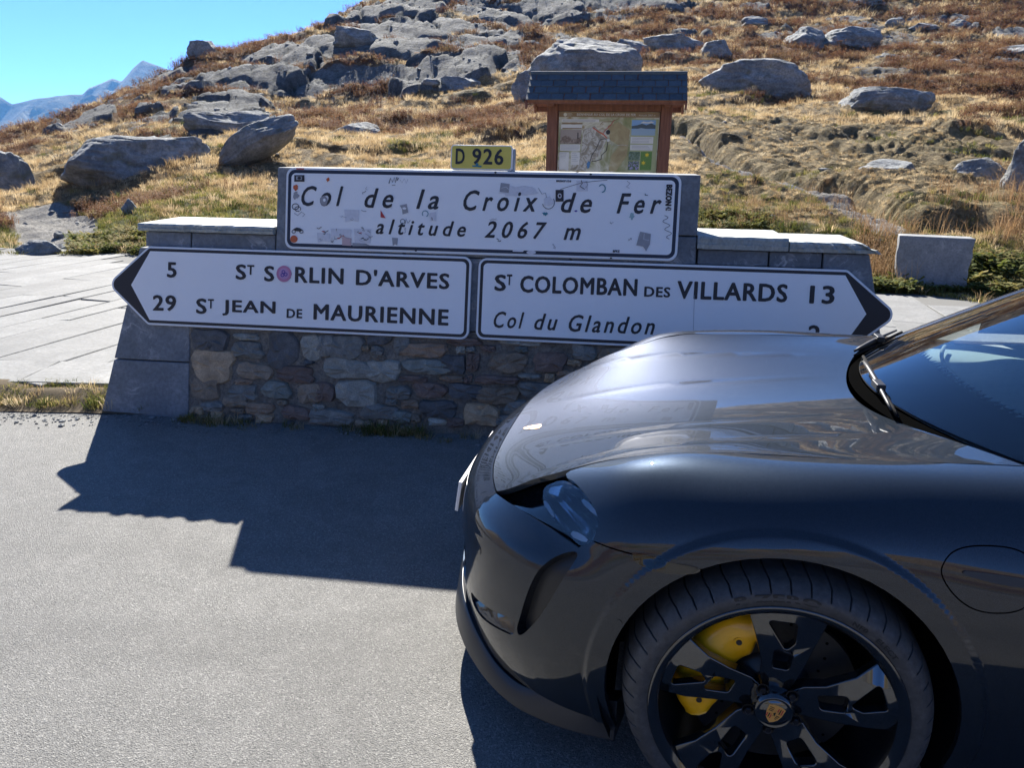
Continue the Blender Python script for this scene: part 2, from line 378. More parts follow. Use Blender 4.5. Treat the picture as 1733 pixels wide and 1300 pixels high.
az = np.linspace(R_(-44), R_(44), 720); rr = 8.2*np.exp(np.linspace(0, math.log(125/8.2), 430))
AZ, RR = np.meshgrid(az, rr); TX, TY = np.sin(AZ)*RR, np.cos(AZ)*RR
TX = -TX[:, ::-1]; TX, TY = np.sin(AZ)*RR, np.cos(AZ)*RR
TZ, RK, PA, CK = terrain_fields(TX, TY)
_e = TY-edge_y(TX); TZ = np.where(_e < .15, np.minimum(TZ, .02), TZ)
GR, HE = masks(TX, TY, TZ, RK, PA); TM = inpoly(TX+(fbm(TX, TY, 3, 401)-.5)*3, TY+(fbm(TX, TY, 3, 402)-.5)*3, TRAMP)*1.; GR = GR*(1-.7*TM); HE = HE*(1-TM)
tag(grid_mesh('hillside', TX, TY, TZ, M_TERR, dict(rock=RK, path=PA, green=GR, heather=HE, crack=CK*RK, tramp=TM)), kind='structure')
_LT = np.log(rr); _AZ0 = az.copy(); _NR = len(rr)
def terr_z(x, y):
    """height of the finished mesh, bilinear"""
    a = np.arctan2(x, y); r = np.hypot(x, y); i = np.clip((a-_AZ0[0])/(_AZ0[1]-_AZ0[0]), 0, len(_AZ0)-1.001); j = np.clip((np.log(r)-_LT[0])/(_LT[1]-_LT[0]), 0, _NR-1.001)
    i0, j0 = i.astype(int), j.astype(int); fi, fj = i-i0, j-j0
    def g(A): return (A[j0, i0]*(1-fi)+A[j0, i0+1]*fi)*(1-fj)+(A[j0+1, i0]*(1-fi)+A[j0+1, i0+1]*fi)*fj
    return g
def tz1(x, y): return float(terr_z(np.array([x]), np.array([y]))(TZ)[0])
# hills that close the scene at the sides and behind the camera
az2 = np.linspace(R_(44), R_(316), 200); r2 = 8*np.exp(np.linspace(0, math.log(420/8), 90))
A2, R2 = np.meshgrid(az2, r2); X2, Y2 = np.sin(A2)*R2, np.cos(A2)*R2
edge = np.minimum(sst(44, 70, np.degrees(A2)), 1-sst(290, 316, np.degrees(A2)))
Z2 = -.06+sst(22, 240, R2)*(32+40*(fbm(X2*.012, Y2*.012, 4, 3)-.4))+sst(16, 60, R2)*(fbm(X2*.06, Y2*.06, 3, 8)-.35)*4
Z2 = Z2*edge+(1-edge)*np.where(Y2 > 9.5, base_z(np.clip(X2, -100, 110), np.clip(Y2, -20, 110))-.3, -.06)*1.
Z2 = np.where(R2 < 14, np.minimum(Z2, -.06), Z2)
o2 = grid_mesh('far_hills', X2, Y2, Z2, M_TERR, dict(rock=sst(.5, .6, fbm(X2*.06, Y2*.1, 5, 9)), path=X2*0, green=sst(.6, .75, fbm(X2*.03, Y2*.03, 4, 19)), heather=sst(.55, .7, fbm(X2*.05, Y2*.05, 4, 29)), crack=X2*0, tramp=X2*0))
tag(o2, kind='structure')
# distant mountains
mx = np.linspace(-6500, 800, 900); my = np.linspace(0, 1, 170); MX, MT = np.meshgrid(mx, my)
_sk = [(-500,250),(-300,210),(-120,150),(0,163),(20,175),(60,166),(140,158),(150,146),(190,131),(205,136),(225,114),(241,101),(262,108),(300,122),(360,150),(420,135),(520,170),(700,180),(1000,200)]
MD = 3400.
_sx = []; _sz = []
for px, py in _sk:
    r = ray(px, py); r = r/r[1]; _sx.append(r[0]*MD); _sz.append(EYE+r[2]*MD)
ridge = np.interp(mx, _sx, _sz)+(fbm(mx*.008, mx*0, 3, 4)-.5)*14
MY = MD+(MT-.55)*2600
front = np.clip(MT/.55, 0, 1); back = np.clip((1-MT)/.45, 0, 1); prof = np.minimum(front**1.15, back)
spur = fbm(MX*.0022+.6*fbm(MX*.004, MY*.004, 2, 66), MY*.0009, 5, 61, .55); rid = 1-np.abs(2*fbm(MX*.0042+.5*spur, MY*.0012, 4, 63)-1)*1.6
base = -260
MZ = base+(ridge[None]-base)*prof+(1-prof)*prof*4*(rid-.75)*230*(MT < .6)
mm = NT('mountain_slopes')
cm = mm.ramp(mm.noise(.004, 8, .65), [(.35, (.07, .075, .05)), (.5, (.13, .12, .09)), (.65, (.22, .21, .19)), (.8, (.30, .29, .28))]); mm.set(Base_Color=cm, Roughness=1)
mm.set(Normal=mm.bump(mm.noise(.01, 9, .7), 1, 60))
tag(grid_mesh('mountains', MX, MY, MZ, mm.m), kind='structure')
vf = simple('valley_floor', (.09, .1, .05), 1, scale=.01)
meshobj('valley', [(-9000, 60, -264), (3000, 60, -264), (3000, 7000, -264), (-9000, 7000, -264)], [(0, 1, 2, 3)], vf)['kind'] = 'structure'

# ---------------------------------------------------------------- road
n = NT('asphalt'); f1 = n.noise(160, 4, .8); f2 = n.vor(230); big = n.noise(.45, 5, .6); mid = n.noise(7, 5, .6)
c = n.ramp(f1, [(.28, (.07, .07, .068)), (.47, (.165, .163, .155)), (.62, (.235, .23, .215)), (.78, (.37, .36, .335))])
gv_ = n.vor(190, out='Color'); gs_ = n.n('ShaderNodeSeparateColor'); n.l(gv_, gs_.inputs[0]); c = n.mix(n.ramp(gs_.outputs[0], [(.78, 0), (.88, .38)]), c, (.46, .45, .42)); c = n.mix(n.ramp(gs_.outputs[1], [(.84, 0), (.92, .5)]), c, (.05, .05, .05)); c = n.mix(n.ramp(big, [(.35, .2), (.65, 0)]), c, (.09, .09, .09)); c = n.mix(n.ramp(mid, [(.45, 0), (.75, .2)]), c, (.36, .35, .33))
wv = n.noise(.9, 6, .65, dist=1.2); c = n.mix(n.ramp(wv, [(.56, 0), (.62, .22), (.70, .10)]), c, (.07, .068, .065)); ckd = n.vor(.55, 'DISTANCE_TO_EDGE', vec=n.noise(1.2, 5, .6, out=1)); 
mpp = n.n('ShaderNodeMapping'); mpp.inputs['Scale'].default_value = (.12, 1.6, 1); mpp.inputs['Rotation'].default_value = (0, 0, .12); n.l(n.oc(), mpp.inputs[0]); tl = n.noise(1.1, 4, .5, mpp.outputs[0]); c = n.mix(n.ramp(tl, [(.50, 0), (.60, .22), (.68, 0)]), c, (.10, .098, .094))
n.set(Base_Color=c, Roughness=n.ramp(f1, [(.3, .6), (.7, .9)]), Specular_IOR_Level=.4)
b = n.bump(f2, .8, .004); b = n.bump(f1, .9, .005, b);  n.set(Normal=b); M_ASPH = n.m
xs = np.linspace(-30, 30, 240); ys = np.linspace(-16, 5.4, 120); RX, RY = np.meshgrid(xs, ys)
tag(grid_mesh('road', RX, RY, (fbm(RX*.8, RY*.8, 3, 2)-.5)*.006, M_ASPH), kind='structure')
# ---------------------------------------------------------------- terrace
M_BED = simple('sandy_joint', (.13, .128, .12), .95, scale=30, bump=.004)
def slate_mat(name, cols, sc=1., rough=.6, veins=.0):
    n = NT(name); oi = n.n('ShaderNodeObjectInfo'); rnd = oi.outputs['Random']; v = n.n('ShaderNodeVectorMath', operation='ADD'); n.l(n.oc(), v.inputs[0])
    cc = n.n('ShaderNodeCombineXYZ'); m_ = n.math('MULTIPLY', rnd, 37.); n.l(m_, cc.inputs[0]); n.l(m_, cc.inputs[1]); n.l(cc.outputs[0], v.inputs[1]); vec = v.outputs[0]
    a = n.noise(3*sc, 7, .65, vec, .6); b = n.noise(28*sc, 6, .7, vec)
    c = n.ramp(a, [(.25+.5*i/(len(cols)-1), x) for i, x in enumerate(cols)]); c = n.mix(n.ramp(b, [(.35, .45), (.6, 0)]), c, [x*.5 for x in cols[0]])
    br = n.ramp(rnd, [(0, .82), (1, 1.12)]); c = n.mix(1., c, br, 'MULTIPLY')
    if veins:
        w = n.noise(2.2*sc, 5, .6, vec, 1.5); line = n.ramp(n.math('ABSOLUTE', n.math('SUBTRACT', w, .5)), [(0, veins), (.012, veins*.5), (.03, 0)])
        w2 = n.ramp(n.noise(1.5*sc, 4, .6, vec), [(.5, 0), (.62, 1)]); c = n.mix(n.mix(1., line, w2, 'MULTIPLY'), c, (.42, .42, .42))
        c = n.mix(n.ramp(n.noise(7*sc, 6, .7, vec), [(.62, 0), (.72, veins*.6)]), c, (.36, .36, .36))
    n.set(Base_Color=c, Roughness=rough, Normal=n.bump(a, .6, .012/sc, n.bump(b, .7, .003))); return n.m
M_FLAG = slate_mat('pale_flagstone', [(.12, .122, .12), (.165, .167, .165), (.225, .225, .22)], 1.1, .8)
def sub_edge(P, n, j, rng):
    out = []
    for i in range(len(P)):
        a = np.array(P[i]); b = np.array(P[(i+1) % len(P)]); L = np.linalg.norm(b-a); nn = np.array([-(b-a)[1], (b-a)[0]])/L
        for k in range(n):
            t = k/n; out.append(tuple(a+(b-a)*t+nn*(rng.uniform(-j, j) if k else 0)))
    return out
terr_bed_poly = [(-16, 5.35), (-3.6, 5.02), (-2.45, 4.98), (-2.3, 5.2), (2.3, 4.6), (2.3, 4.35), (6.5, 3.9), (12, 3.4), (12, 6.0), (6.5, 8.3), (5, 9.6), (3, 9.95), (-6, 11.85), (-9, 12.6), (-16, 12.6)]
meshobj('terrace', [(x, y, .088) for x, y in terr_bed_poly]+[(x, y, -.1) for x, y in terr_bed_poly], [tuple(range(15))]+[(i, i+15, (i+1) % 15+15, (i+1) % 15) for i in range(15)], M_BED)['kind'] = 'structure'
terr = [o for o in COL.objects if o.name == 'terrace'][0]
def slab(P, top, parent, name='paving_slab', mat=M_FLAG, th=.05, rng=random):
    Q = inset(P, .005); n = len(Q); Q2 = inset(Q, .006)
    tilt = rng.uniform(-.003, .003)
    V = [(x, y, top-th) for x, y in Q]+[(x, y, top-.005) for x, y in Q]+[(x, y, top+tilt*(1 if i % 2 else -1)) for i, (x, y) in enumerate(Q2)]
    F = [tuple(range(2*n, 3*n))]+[(i+k*n, (i+1) % n+k*n, (i+1) % n+(k+1)*n, i+(k+1)*n) for k in (0, 1) for i in range(n)]
    return meshobj(name, V, F, mat, parent)
rng = random.Random(3)
d1 = np.array([math.cos(R_(77)), math.sin(R_(77))]); d2 = np.array([d1[1], -d1[0]])
def back_edge(x): return 11.85-.2*(x+6) if x > -6 else 11.85+.25*(-6-x)
o0 = np.array([0., 5.]); pos = -11.5; nsl = 0; prevj = None
while pos < 9.5:
    w = rng.uniform(.30, .55) if pos < 2 else rng.uniform(.4, .7); t = -2.5+rng.uniform(-.9, 0)
    while t < 8.5:
        L = rng.uniform(.9, 2.4); P = [o0+d2*(pos+a*w)+d1*(t+b*L) for a, b in ((0, 0), (1, 0), (1, 1), (0, 1))]
        c = sum(P)/4; t += L
        front = 5.36-.025*(c[0]+3) if c[0] < -2.2 else (5.3 if c[0] < 2.4 else 4.75-.1*(c[0]-2.4))
        if c[1] < front+.10 or c[1] > back_edge(c[0])-.35 or c[0] < -11.5 or c[0] > 9: continue
        if c[0] > 5 and c[1] > 8.3: continue
        if -2.3 < c[0] < 2.1 and c[1] < 5.6: continue
        px = (c-[0, 0]); 
        if -1.9*1 < c[0] < 2.2 and c[1] < 9 and abs(c[0]) < 1.7*c[1]/5.2*.9: 
            if rng.random() < .0: continue
        P = [p+np.array([rng.uniform(-.03, .03), rng.uniform(-.04, .04)]) for p in P]
        if nsl < 290: slab([tuple(p) for p in P], .10, terr, rng=rng); nsl += 1
    pos += w
x = -12.
while x < -2.5:
    L = min(rng.uniform(.9, 1.7), -2.40-x); L = L if x+L < -2.9 else -2.42-x
    yf = lambda q: 4.98-.02*(q+3)
    slab(sub_edge([(x, yf(x)), (x+L, yf(x+L)), (x+L, yf(x+L)+.55), (x, yf(x)+.55)], 3, .012, rng), .104, terr, 'kerb_slab', th=.12); x += L
# ---------------------------------------------------------------- wall frame
WY, WB, WD = R_(-7.561), R_(12.421), 4.326
wu = np.array([math.cos(WY), math.sin(WY), 0]); wn0 = np.array([math.sin(WY), -math.cos(WY), 0])
wv = np.array([0, 0, 1])*math.cos(WB)-wn0*math.sin(WB); wnn = np.cross(wu, wv); WO = np.array([0, WD, 0])
def wuv(px, py):
    r = ray(px, py); t = ((WO-CAMP)@wnn)/(r@wnn); P = CAMP+r*t-WO; return float(P@wu), float(P@wv)
# local frame of the signs: x = along, y = into the wall, z = up the battered face
WM = Matrix(((wu[0], -wnn[0], wv[0], WO[0]), (wu[1], -wnn[1], wv[1], WO[1]), (wu[2], -wnn[2], wv[2], WO[2]), (0, 0, 0, 1)))
# upright frame for the wall body
UM = Matrix(((wu[0], -wn0[0], 0, WO[0]), (wu[1], -wn0[1], 0, WO[1]), (0, 0, 1, 0), (0, 0, 0, 1)))
CB, SB = math.cos(WB), math.sin(WB)
wall = empty('stone_sign_wall', mat=UM); tag(wall, 'low battered wall of rubble stone with dressed grey corner blocks carrying the road signs', 'wall')
M_MORT = NT('lime_mortar'); _a = M_MORT.noise(6, 7, .7); _b = M_MORT.noise(60, 5, .8)
M_MORT.set(Base_Color=M_MORT.mix(M_MORT.ramp(_b, [(.35, .6), (.6, 0)]), M_MORT.ramp(_a, [(.3, (.15, .135, .11)), (.5, (.26, .235, .20)), (.7, (.37, .34, .29))]), (.05, .045, .04)), Roughness=.95, Normal=M_MORT.bump(_a, 1, .05, M_MORT.bump(_b, 1, .006))); M_MORT = M_MORT.m
M_DRESS = slate_mat('dressed_grey_stone', [(.13, .145, .16), (.185, .20, .22), (.25, .265, .28)], 1.6, .8, veins=1.)
M_COPE = slate_mat('coping_slate', [(.26, .29, .28), (.38, .41, .40), (.52, .54, .52)], 2.5, .6)
def fp(u, v, d=0.):
    """point on the battered front face (u along, v up the face, d behind it) in the upright wall frame"""
    return (u, v*SB+d*1.0, v*CB)
def wall_solid(name, quad, depth, mat, d0=0., bevel=.008, sub=0, j=0., seed=0):
    """quad: four (u,v) corners on the front face, counter-clockwise from lower left; depth: horizontal thickness at the top"""
    yb = max(v for _, v in quad)*SB+depth
    V = [fp(u, v, d0) for u, v in quad]+[(u, yb, v*CB) for u, v in quad]
    F = [(0, 1, 2, 3), (7, 6, 5, 4), (0, 4, 5, 1), (1, 5, 6, 2), (2, 6, 7, 3), (3, 7, 4, 0)]
    return meshobj(name, V, F, mat, wall, bevel=bevel)
LU = lambda v: -2.375-.254*(1.2-v)/1.06*1.0     # left end line
RU = lambda v: 1.955+.22*(1.2-v)/1.06
# rubble core with a rough mortar face
gu = np.linspace(-2.07, 2.0, 150); gv = np.linspace(-.12, .62, 34); GU, GV = np.meshgrid(gu, gv)
GD = .010+.016*(fbm(GU*7, GV*7, 4, 5)-.5)*2
core = grid_mesh('mortar_face', GU, GV*SB+GD, GV*CB, M_MORT, parent=wall)
meshobj('wall_core', [(a, b, z) for z, yo in ((-.1, 0.), (1.13, .25)) for a, b in ((-2.1, .06+yo+.02), (1.9, .06+yo+.02), (1.9, .72), (-2.1, .72))], [(0, 1, 2, 3)[::-1], (4, 5, 6, 7), (0, 1, 5, 4), (1, 2, 6, 5), (2, 3, 7, 6), (3, 0, 4, 7)], M_MORT, wall)
# dressed ends
wall_solid('corner_block', [(LU(-.1), -.1), (-2.068, -.1), (-2.066, .345), (LU(.345), .345)], .62, M_DRESS)
wall_solid('corner_block', [(LU(.352), .352), (-2.066, .352), (-2.063, .70), (LU(.70), .70)], .55, M_DRESS)
wall_solid('corner_block', [(LU(.707), .707), (-2.063, .707), (-2.06, 1.06), (LU(1.06), 1.06)], .5, M_DRESS)
wall_solid('corner_block', [(2.0, -.1), (RU(-.1), -.1), (RU(.40), .40), (2.0, .40)], .62, M_DRESS)
wall_solid('corner_block', [(1.9, .407), (RU(.407), .407), (RU(.82), .82), (1.9, .82)], .55, M_DRESS)
wall_solid('corner_block', [(1.72, .827), (RU(.827), .827), (RU(1.155), 1.155), (1.72, 1.155)], .5, M_DRESS)
# string course under the coping, and facing blocks behind the signs
for a, b in ((-2.37, -2.07), (-2.062, -1.515)): wall_solid('course_block', [(a, 1.067), (b, 1.067), (b, 1.163), (a, 1.163)], .42, M_DRESS, .004)
for a, b in ((1.03, 1.42), (1.428, 1.712)): wall_solid('course_block', [(a, 1.067), (b, 1.067), (b, 1.155), (a, 1.155)], .42, M_DRESS, .004)
for a, b in ((-2.055, -1.3), (-1.293, -.45), (-.443, .4), (.407, 1.1), (1.107, 1.712)): wall_solid('facing_block', [(a, .625), (b, .625), (b, 1.06), (a, 1.06)], .3, M_DRESS, .006)
# raised middle
for (a, b, v0, v1) in ((-1.507, -.7, 1.067, 1.573), (-.693, .3, 1.067, 1.573), (.307, 1.018, 1.23, 1.573), (.307, 1.018, 1.067, 1.223)): wall_solid('panel_block', [(a, v0), (b, v0), (b, v1), (a, v1)], .34, M_DRESS, -.004)
# coping slabs
def coping(u0, u1, v0, v1, ends, seed):
    rg = random.Random(seed); n = 26; front = []; 
    y0 = v0*SB-.022; z0 = v0*CB; z1 = v1*CB; L = u1-u0
    V = []; F = []; layers = [(z0, 0.), (z0+.4*(z1-z0), .006), (z0+.42*(z1-z0), -.006), (z0+.8*(z1-z0), -.002), (z1, -.012)]
    jit = [rg.uniform(-.008, .008) for _ in range(n+1)]
    for k, (z, o) in enumerate(layers):
        for i in range(n+1):
            t = i/n; e0 = ends[0]*(1-k/4) ; e1 = ends[1]*(k/4)
            V.append((u0+e0+(L-e1-e0)*t, y0-o+jit[i]*(1+k*.3), z+(rg.uniform(-.003, .003) if 0 < k < 4 else 0)))
    for i in range(n+1): V.append((u0+ends[0]*0+(L-ends[1])*i/n, y0+.50+rg.uniform(-.006, .006), z1+.004))
    for i in range(n+1): V.append((u0+L*i/n, y0+.50, z0))
    m = n+1
    for k in range(6):
        for i in range(n): F.append((k*m+i, k*m+i+1, (k+1)*m+i+1, (k+1)*m+i))
    F.append(tuple(k*m for k in range(7))[::-1]); F.append(tuple(k*m+n for k in range(7)))
    F.append(tuple(range(m))[::-1]+tuple(6*m+i for i in range(m)))
    return meshobj('coping_slab', V, F, M_COPE, wall)
coping(-2.40, -1.512, 1.168, 1.214, (.0, 0), 1)
coping(1.022, 1.52, 1.160, 1.232, (0, 0.), 2); coping(1.527, 2.02, 1.160, 1.215, (0, .10), 4)
# rubble stones, each set where the photograph shows it: (centre x, y, width, height in px, colour index)
SC_ = [(.46, .34, .22), (.30, .235, .17), (.25, .245, .22), (.14, .14, .14), (.38, .365, .31), (.22, .155, .125), (.24, .25, .22), (.38, .265, .18)]
STN = [(361,619,72,50,0),(355,575,60,36,3),(349,656,50,34,1),(418,592,50,28,2),(478,592,56,58,3),(417,570,44,10,4),(430,628,58,28,1),(411,664,50,26,2),(398,681,44,14,1),(527,587,34,40,4),(550,585,28,36,2),(500,634,64,26,5),
 (467,660,48,28,6),(523,665,38,34,1),(548,664,34,32,5),(604,666,76,42,4),(438,691,46,20,7),(500,699,48,22,5),(583,588,62,44,2),(588,624,86,32,4),(648,628,62,34,4),(643,570,40,26,3),(680,583,30,30,2),(560,706,84,24,2),
 (714,592,84,24,7),(786,578,62,14,5),(722,620,84,24,6),(768,617,40,34,3),(800,613,24,30,5),(861,613,68,34,1),(931,612,54,34,5),(878,577,78,14,4),(765,641,44,10,7),(700,641,52,10,5),(838,643,74,14,5),(897,637,38,8,4),(963,633,40,12,7),
 (727,660,56,26,5),(788,663,62,26,3),(675,665,42,22,2),(842,669,72,30,1),(914,661,76,26,2),(741,692,62,30,3),(815,702,58,38,0),(641,697,60,24,2),(880,690,50,24,2),(985,660,56,30,3),(988,596,40,26,2),(1040,600,52,28,1),(1040,640,50,28,5),
 (680,705,34,18,6),(910,712,60,22,1),(960,690,46,26,2),(1010,690,40,24,6),(855,712,36,18,2),(770,715,28,18,5),(360,688,36,16,2),(1095,610,46,30,2),(1150,606,50,32,7),(1090,650,46,30,1),(1145,650,48,34,4),(1205,625,50,40,2),(1265,630,52,36,5),(1325,640,50,40,3),(1385,640,52,36,1),(1445,645,52,40,2)]
M_STN = []
for i, cc in enumerate(SC_):
    M_STN.append(slate_mat('rubble_stone_%s' % 'rust brown grey slate pale maroon green amber'.split()[i], [[x*.62 for x in cc], cc, [min(1, x*1.45) for x in cc]], 4.5, .85))
rg = np.random.default_rng(5)
def face_stone(px, py, w, h, mi):
    u, v = wuv(px, py); s = abs(wuv(px+10, py)[0]-u)/10; hw, hh = w*s*.51, h*s*.52; n = 16
    V = []; F = []; ph = rg.uniform(0, 6.28, 5); rgj = rg.uniform(-.07, .07, n); sq = rg.uniform(2.6, 5.5)
    for k, (rad, dep) in enumerate(((1., .05), (.99, .006), (.90, -.012), (.45, -.021))):
        for i in range(n):
            a = 2*math.pi*i/n; c, s_ = math.cos(a), math.sin(a); r = (abs(c)**sq+abs(s_)**sq)**(-1/sq)
            r *= 1+rgj[i]+.07*math.sin(2*a+ph[0])+.06*math.sin(3*a+ph[1])+.035*math.sin(5*a+ph[2])
            dd = dep+(0 if k == 0 else rg.uniform(-.005, .005)*(1+.9*(k > 1))); V.append(fp(u+hw*r*rad*c, v+hh*r*rad*s_, dd))
    V.append(fp(u, v, -.024+rg.uniform(-.006, .006)))
    for k in range(3):
        for i in range(n): F.append((k*n+i, k*n+(i+1) % n, (k+1)*n+(i+1) % n, (k+1)*n+i))
    for i in range(n): F.append((3*n+i, 3*n+(i+1) % n, 4*n))
    return meshobj('rubble_stone', V, F, M_STN[mi], wall, smooth=False)
_occ = [(s[0], s[1], s[2]/2, s[3]/2) for s in STN]
for k in range(2600):
    x_, y_ = rg.uniform(330, 1120), rg.uniform(562, 718); w_, h_ = rg.uniform(14, 34), rg.uniform(8, 17)
    if y_ < 566+(x_-330)*.045: continue
    if all(abs(x_-a)/(b_+w_*.5) > .93 or abs(y_-c_)/(d_+h_*.5) > .93 for a, c_, b_, d_ in _occ):
        _occ.append((x_, y_, w_/2, h_/2)); STN.append((x_, y_, w_, h_, int(rg.integers(0, 8))))
for s in STN: face_stone(*s)
# ---------------------------------------------------------------- signs
def paint(name, col, rough=.35, dirt=.1, sc=6):
    n = NT(name); f = n.noise(sc, 6, .65); g = n.noise(sc*6, 5, .7)
    c = n.mix(n.ramp(f, [(.4, 0), (.75, dirt)]), col, [x*.6 for x in col]); c = n.mix(n.ramp(g, [(.66, 0), (.74, dirt*2)]), c, (.3, .29, .28))
    n.set(Base_Color=c, Roughness=rough, Specular_IOR_Level=.5); return n.m
M_WHITE = paint('sign_white', (.90, .90, .90), .45, .06); M_ALU = paint('sign_rim', (.78, .79, .80), .35, .15); M_BLK = paint('sign_black', (.028, .022, .022), .5, .1); M_BLU = paint('sign_dark_blue', (.018, .024, .045), .5, .1)
M_YEL = paint('sign_yellow', (.75, .60, .10), .4, .1); M_INK = simple('ink', (.03, .03, .035), .6); M_GREYP = paint('torn_paper', (.36, .36, .38), .8, .4, 40); M_RED = simple('sticker_red', (.5, .05, .05), .6); M_ORG = paint('sticker_orange', (.62, .14, .05), .6, .5, 60); M_TEAL = simple('sticker_teal', (.05, .22, .27), .6); M_PALE = paint('peeled_residue', (.72, .72, .76), .8, .35, 50); M_PINK = simple('sticker_pink', (.55, .22, .35), .6); M_PUR = simple('sticker_purple', (.08, .05, .32), .6)
M_GALV = simple('galvanised_steel', (.35, .36, .37), .45, .8)
def sign_root(name, label, u, v):
    return tag(empty(name, mat=WM @ Matrix.Translation((u, -.03, v))), label, 'sign')
class Sign:
    def __init__(s, name, label, u, v): s.u, s.v = u, v; s.o = sign_root(name, label, u, v)
    def plate(s, name, poly, y0, y1, mat, holes=(), bevel=0):
        P = [(a-s.u, b-s.v) for a, b in poly]; H = [[(a-s.u, b-s.v) for a, b in h] for h in holes]
        return meshobj(name, *prism(P, y0, y1, H), mat, s.o, bevel=bevel)
    def word(s, txt, x0, y0, x1, y1, h, mat=None, bold=.035, shear=0., y=-.0035, space=1., name='lettering'):
        V, F, asp = textmesh(txt, bold, shear, space); a = np.array(wuv(x0, y0)); b = np.array(wuv(x1, y1)); hh = wuv(x0, y0-h)[1]-a[1]
        b[1] = a[1]+(b[1]-a[1])*1.0
        P = [(a[0]+(b[0]-a[0])*q[0]-s.u, y-q[2], a[1]+(b[1]-a[1])*q[0]+hh*q[1]-s.v) for q in V]
        return meshobj(name, P, F, mat or M_BLK, s.o)
    def flat(s, pts, mat, y=-.005, name='sticker'):
        P = [wuv(*p) for p in pts]; return s.plate(name, P[::-1] if sum(P[i][0]*P[(i+1) % len(P)][1]-P[(i+1) % len(P)][0]*P[i][1] for i in range(len(P))) < 0 else P, y, y+.0006, mat)
    def blob(s, cx, cy, rx, ry, mat, y=-.005, n=14, j=.0, name='sticker'):
        rg_ = random.Random(int(cx*7+cy)); return s.flat([(cx+rx*math.cos(2*math.pi*i/n)*(1+rg_.uniform(-j, j)), cy+ry*math.sin(2*math.pi*i/n)*(1+rg_.uniform(-j, j))) for i in range(n)], mat, y, name)
    def line(s, pts, w, mat, y=-.0055, name='scribble'):
        P = [wuv(*p) for p in pts]; V = []; F = []
        k = abs(wuv(pts[0][0]+10, pts[0][1])[0]-P[0][0])/10*w/2
        for i, p in enumerate(P):
            d = np.array(P[min(i+1, len(P)-1)])-np.array(P[max(i-1, 0)]); d /= np.linalg.norm(d)+1e-9; nn = np.array([-d[1], d[0]])*k
            V += [(p[0]+nn[0]-s.u, y, p[1]+nn[1]-s.v), (p[0]-nn[0]-s.u, y, p[1]-nn[1]-s.v)]
        F = [(2*i, 2*i+1, 2*i+3, 2*i+2) for i in range(len(P)-1)]; return meshobj(name, V, F, mat, s.o)
# main sign
MU0, MU1, MV0, MV1 = -1.438, .911, 1.080, 1.568
ms = Sign('place_name_sign', 'wide white sign reading Col de la Croix de Fer altitude 2067 m, stickered', (MU0+MU1)/2, MV0)
full = [(MU0, MV0), (MU1, MV0), (MU1, MV1), (MU0, MV1)]
ms.plate('rim', rounded(full, .05, 8), -.0, .026, M_ALU, bevel=.003); ms.plate('border', rounded(inset(full, .014), .042, 8), -.0012, .003, M_BLU, [rounded(inset(full, .034), .028, 8)])
ms.plate('face', rounded(inset(full, .034), .028, 8), -.0012, .002, M_WHITE); ms.plate('edge_strip', rounded(inset(full, .0135), .042, 8), -.0005, .0, M_WHITE)
SH = .18
for a in [('Col', 513.3, 350, 583.4, 350.5, 34), ('de', 619.4, 353.3, 668.2, 353.8, 33.4), ('la', 706.6, 355.1, 744.2, 356, 33.5), ('Croix', 785.4, 358, 909.9, 360, 35), ('de', 949.4, 361.5, 1001.6, 362, 34), ('Fer', 1043.2, 363, 1118.2, 363.6, 34.5),
          ('altitude', 638.6, 397, 790, 402.2, 25.5), ('2067', 821.3, 403.4, 925.3, 406, 28.5), ('m', 954.2, 407, 982.7, 407.5, 20.5)]:
    ms.word(*a, shear=SH*1.6, bold=.022, space=1.5 if len(a[0]) > 1 else 1, mat=M_INK if a[0] not in '2067 m altitude' else M_BLK)
ms.flat([(502, 298), (519, 298), (519, 309), (502, 309)], M_BLK); ms.flat([(505, 300), (515, 300), (515, 306), (505, 306)], M_GREYP, -.006); ms.blob(510.5, 303, 3, 2.4, M_BLK, -.0066)
ms.blob(504, 319, 4, 5, M_ORG, j=.3); ms.blob(504, 332, 5, 6, M_GREYP, j=.4); ms.blob(558.5, 305.5, 2.6, 3.4, M_ORG, j=.3); ms.blob(501.3, 405.5, 6.2, 6.2, M_ORG); ms.flat([(505, 286), (518, 286.3), (518, 288.6), (505, 288.3)], M_RED, -.002)
ms.line([(498+7*math.cos(t)*.8+6, 351+5*math.sin(t)) for t in np.linspace(0, 6.3, 12)], 1.2, M_INK); ms.line([(508+5*math.cos(t), 355+4*math.sin(t)) for t in np.linspace(1, 6.9, 12)], 1.1, M_INK); ms.line([(502, 362), (508, 366), (514, 360), (520, 364), (516, 368)], 1., M_GREYP)
for cx in (501, 514): ms.line([(cx+2.9*math.cos(t), 393+2.7*math.sin(t)) for t in np.linspace(0, 6.3, 12)], 1.1, M_INK, name='motorbike_sticker')
ms.flat([(500, 389), (506, 386), (511, 387), (516, 390), (512, 393), (504, 392)], M_INK, name='motorbike_sticker')
ms.line([(661, 312), (664, 303), (667, 310), (670, 302), (672, 311), (674, 302), (677, 303), (675, 307)], 1.4, M_INK); ms.line([(666, 315), (672, 314.6)], .8, M_INK)
ms.line([(680, 306), (683, 311), (687, 304), (690, 312), (693, 305)], .6, M_GREYP)
ms.blob(551.5, 341, 6.6, 8.5, M_GREYP, -.0045, j=.12); ms.blob(552.5, 340, 2.2, 2.8, M_WHITE, -.0052)
ms.flat([(679, 349), (691, 346.5), (693.5, 361), (684, 364), (683, 355)], M_GREYP); ms.blob(687, 354, 3, 2, M_WHITE, -.0056, j=.3); ms.flat([(647, 357), (655.5, 370.5), (647, 369)], M_RED)
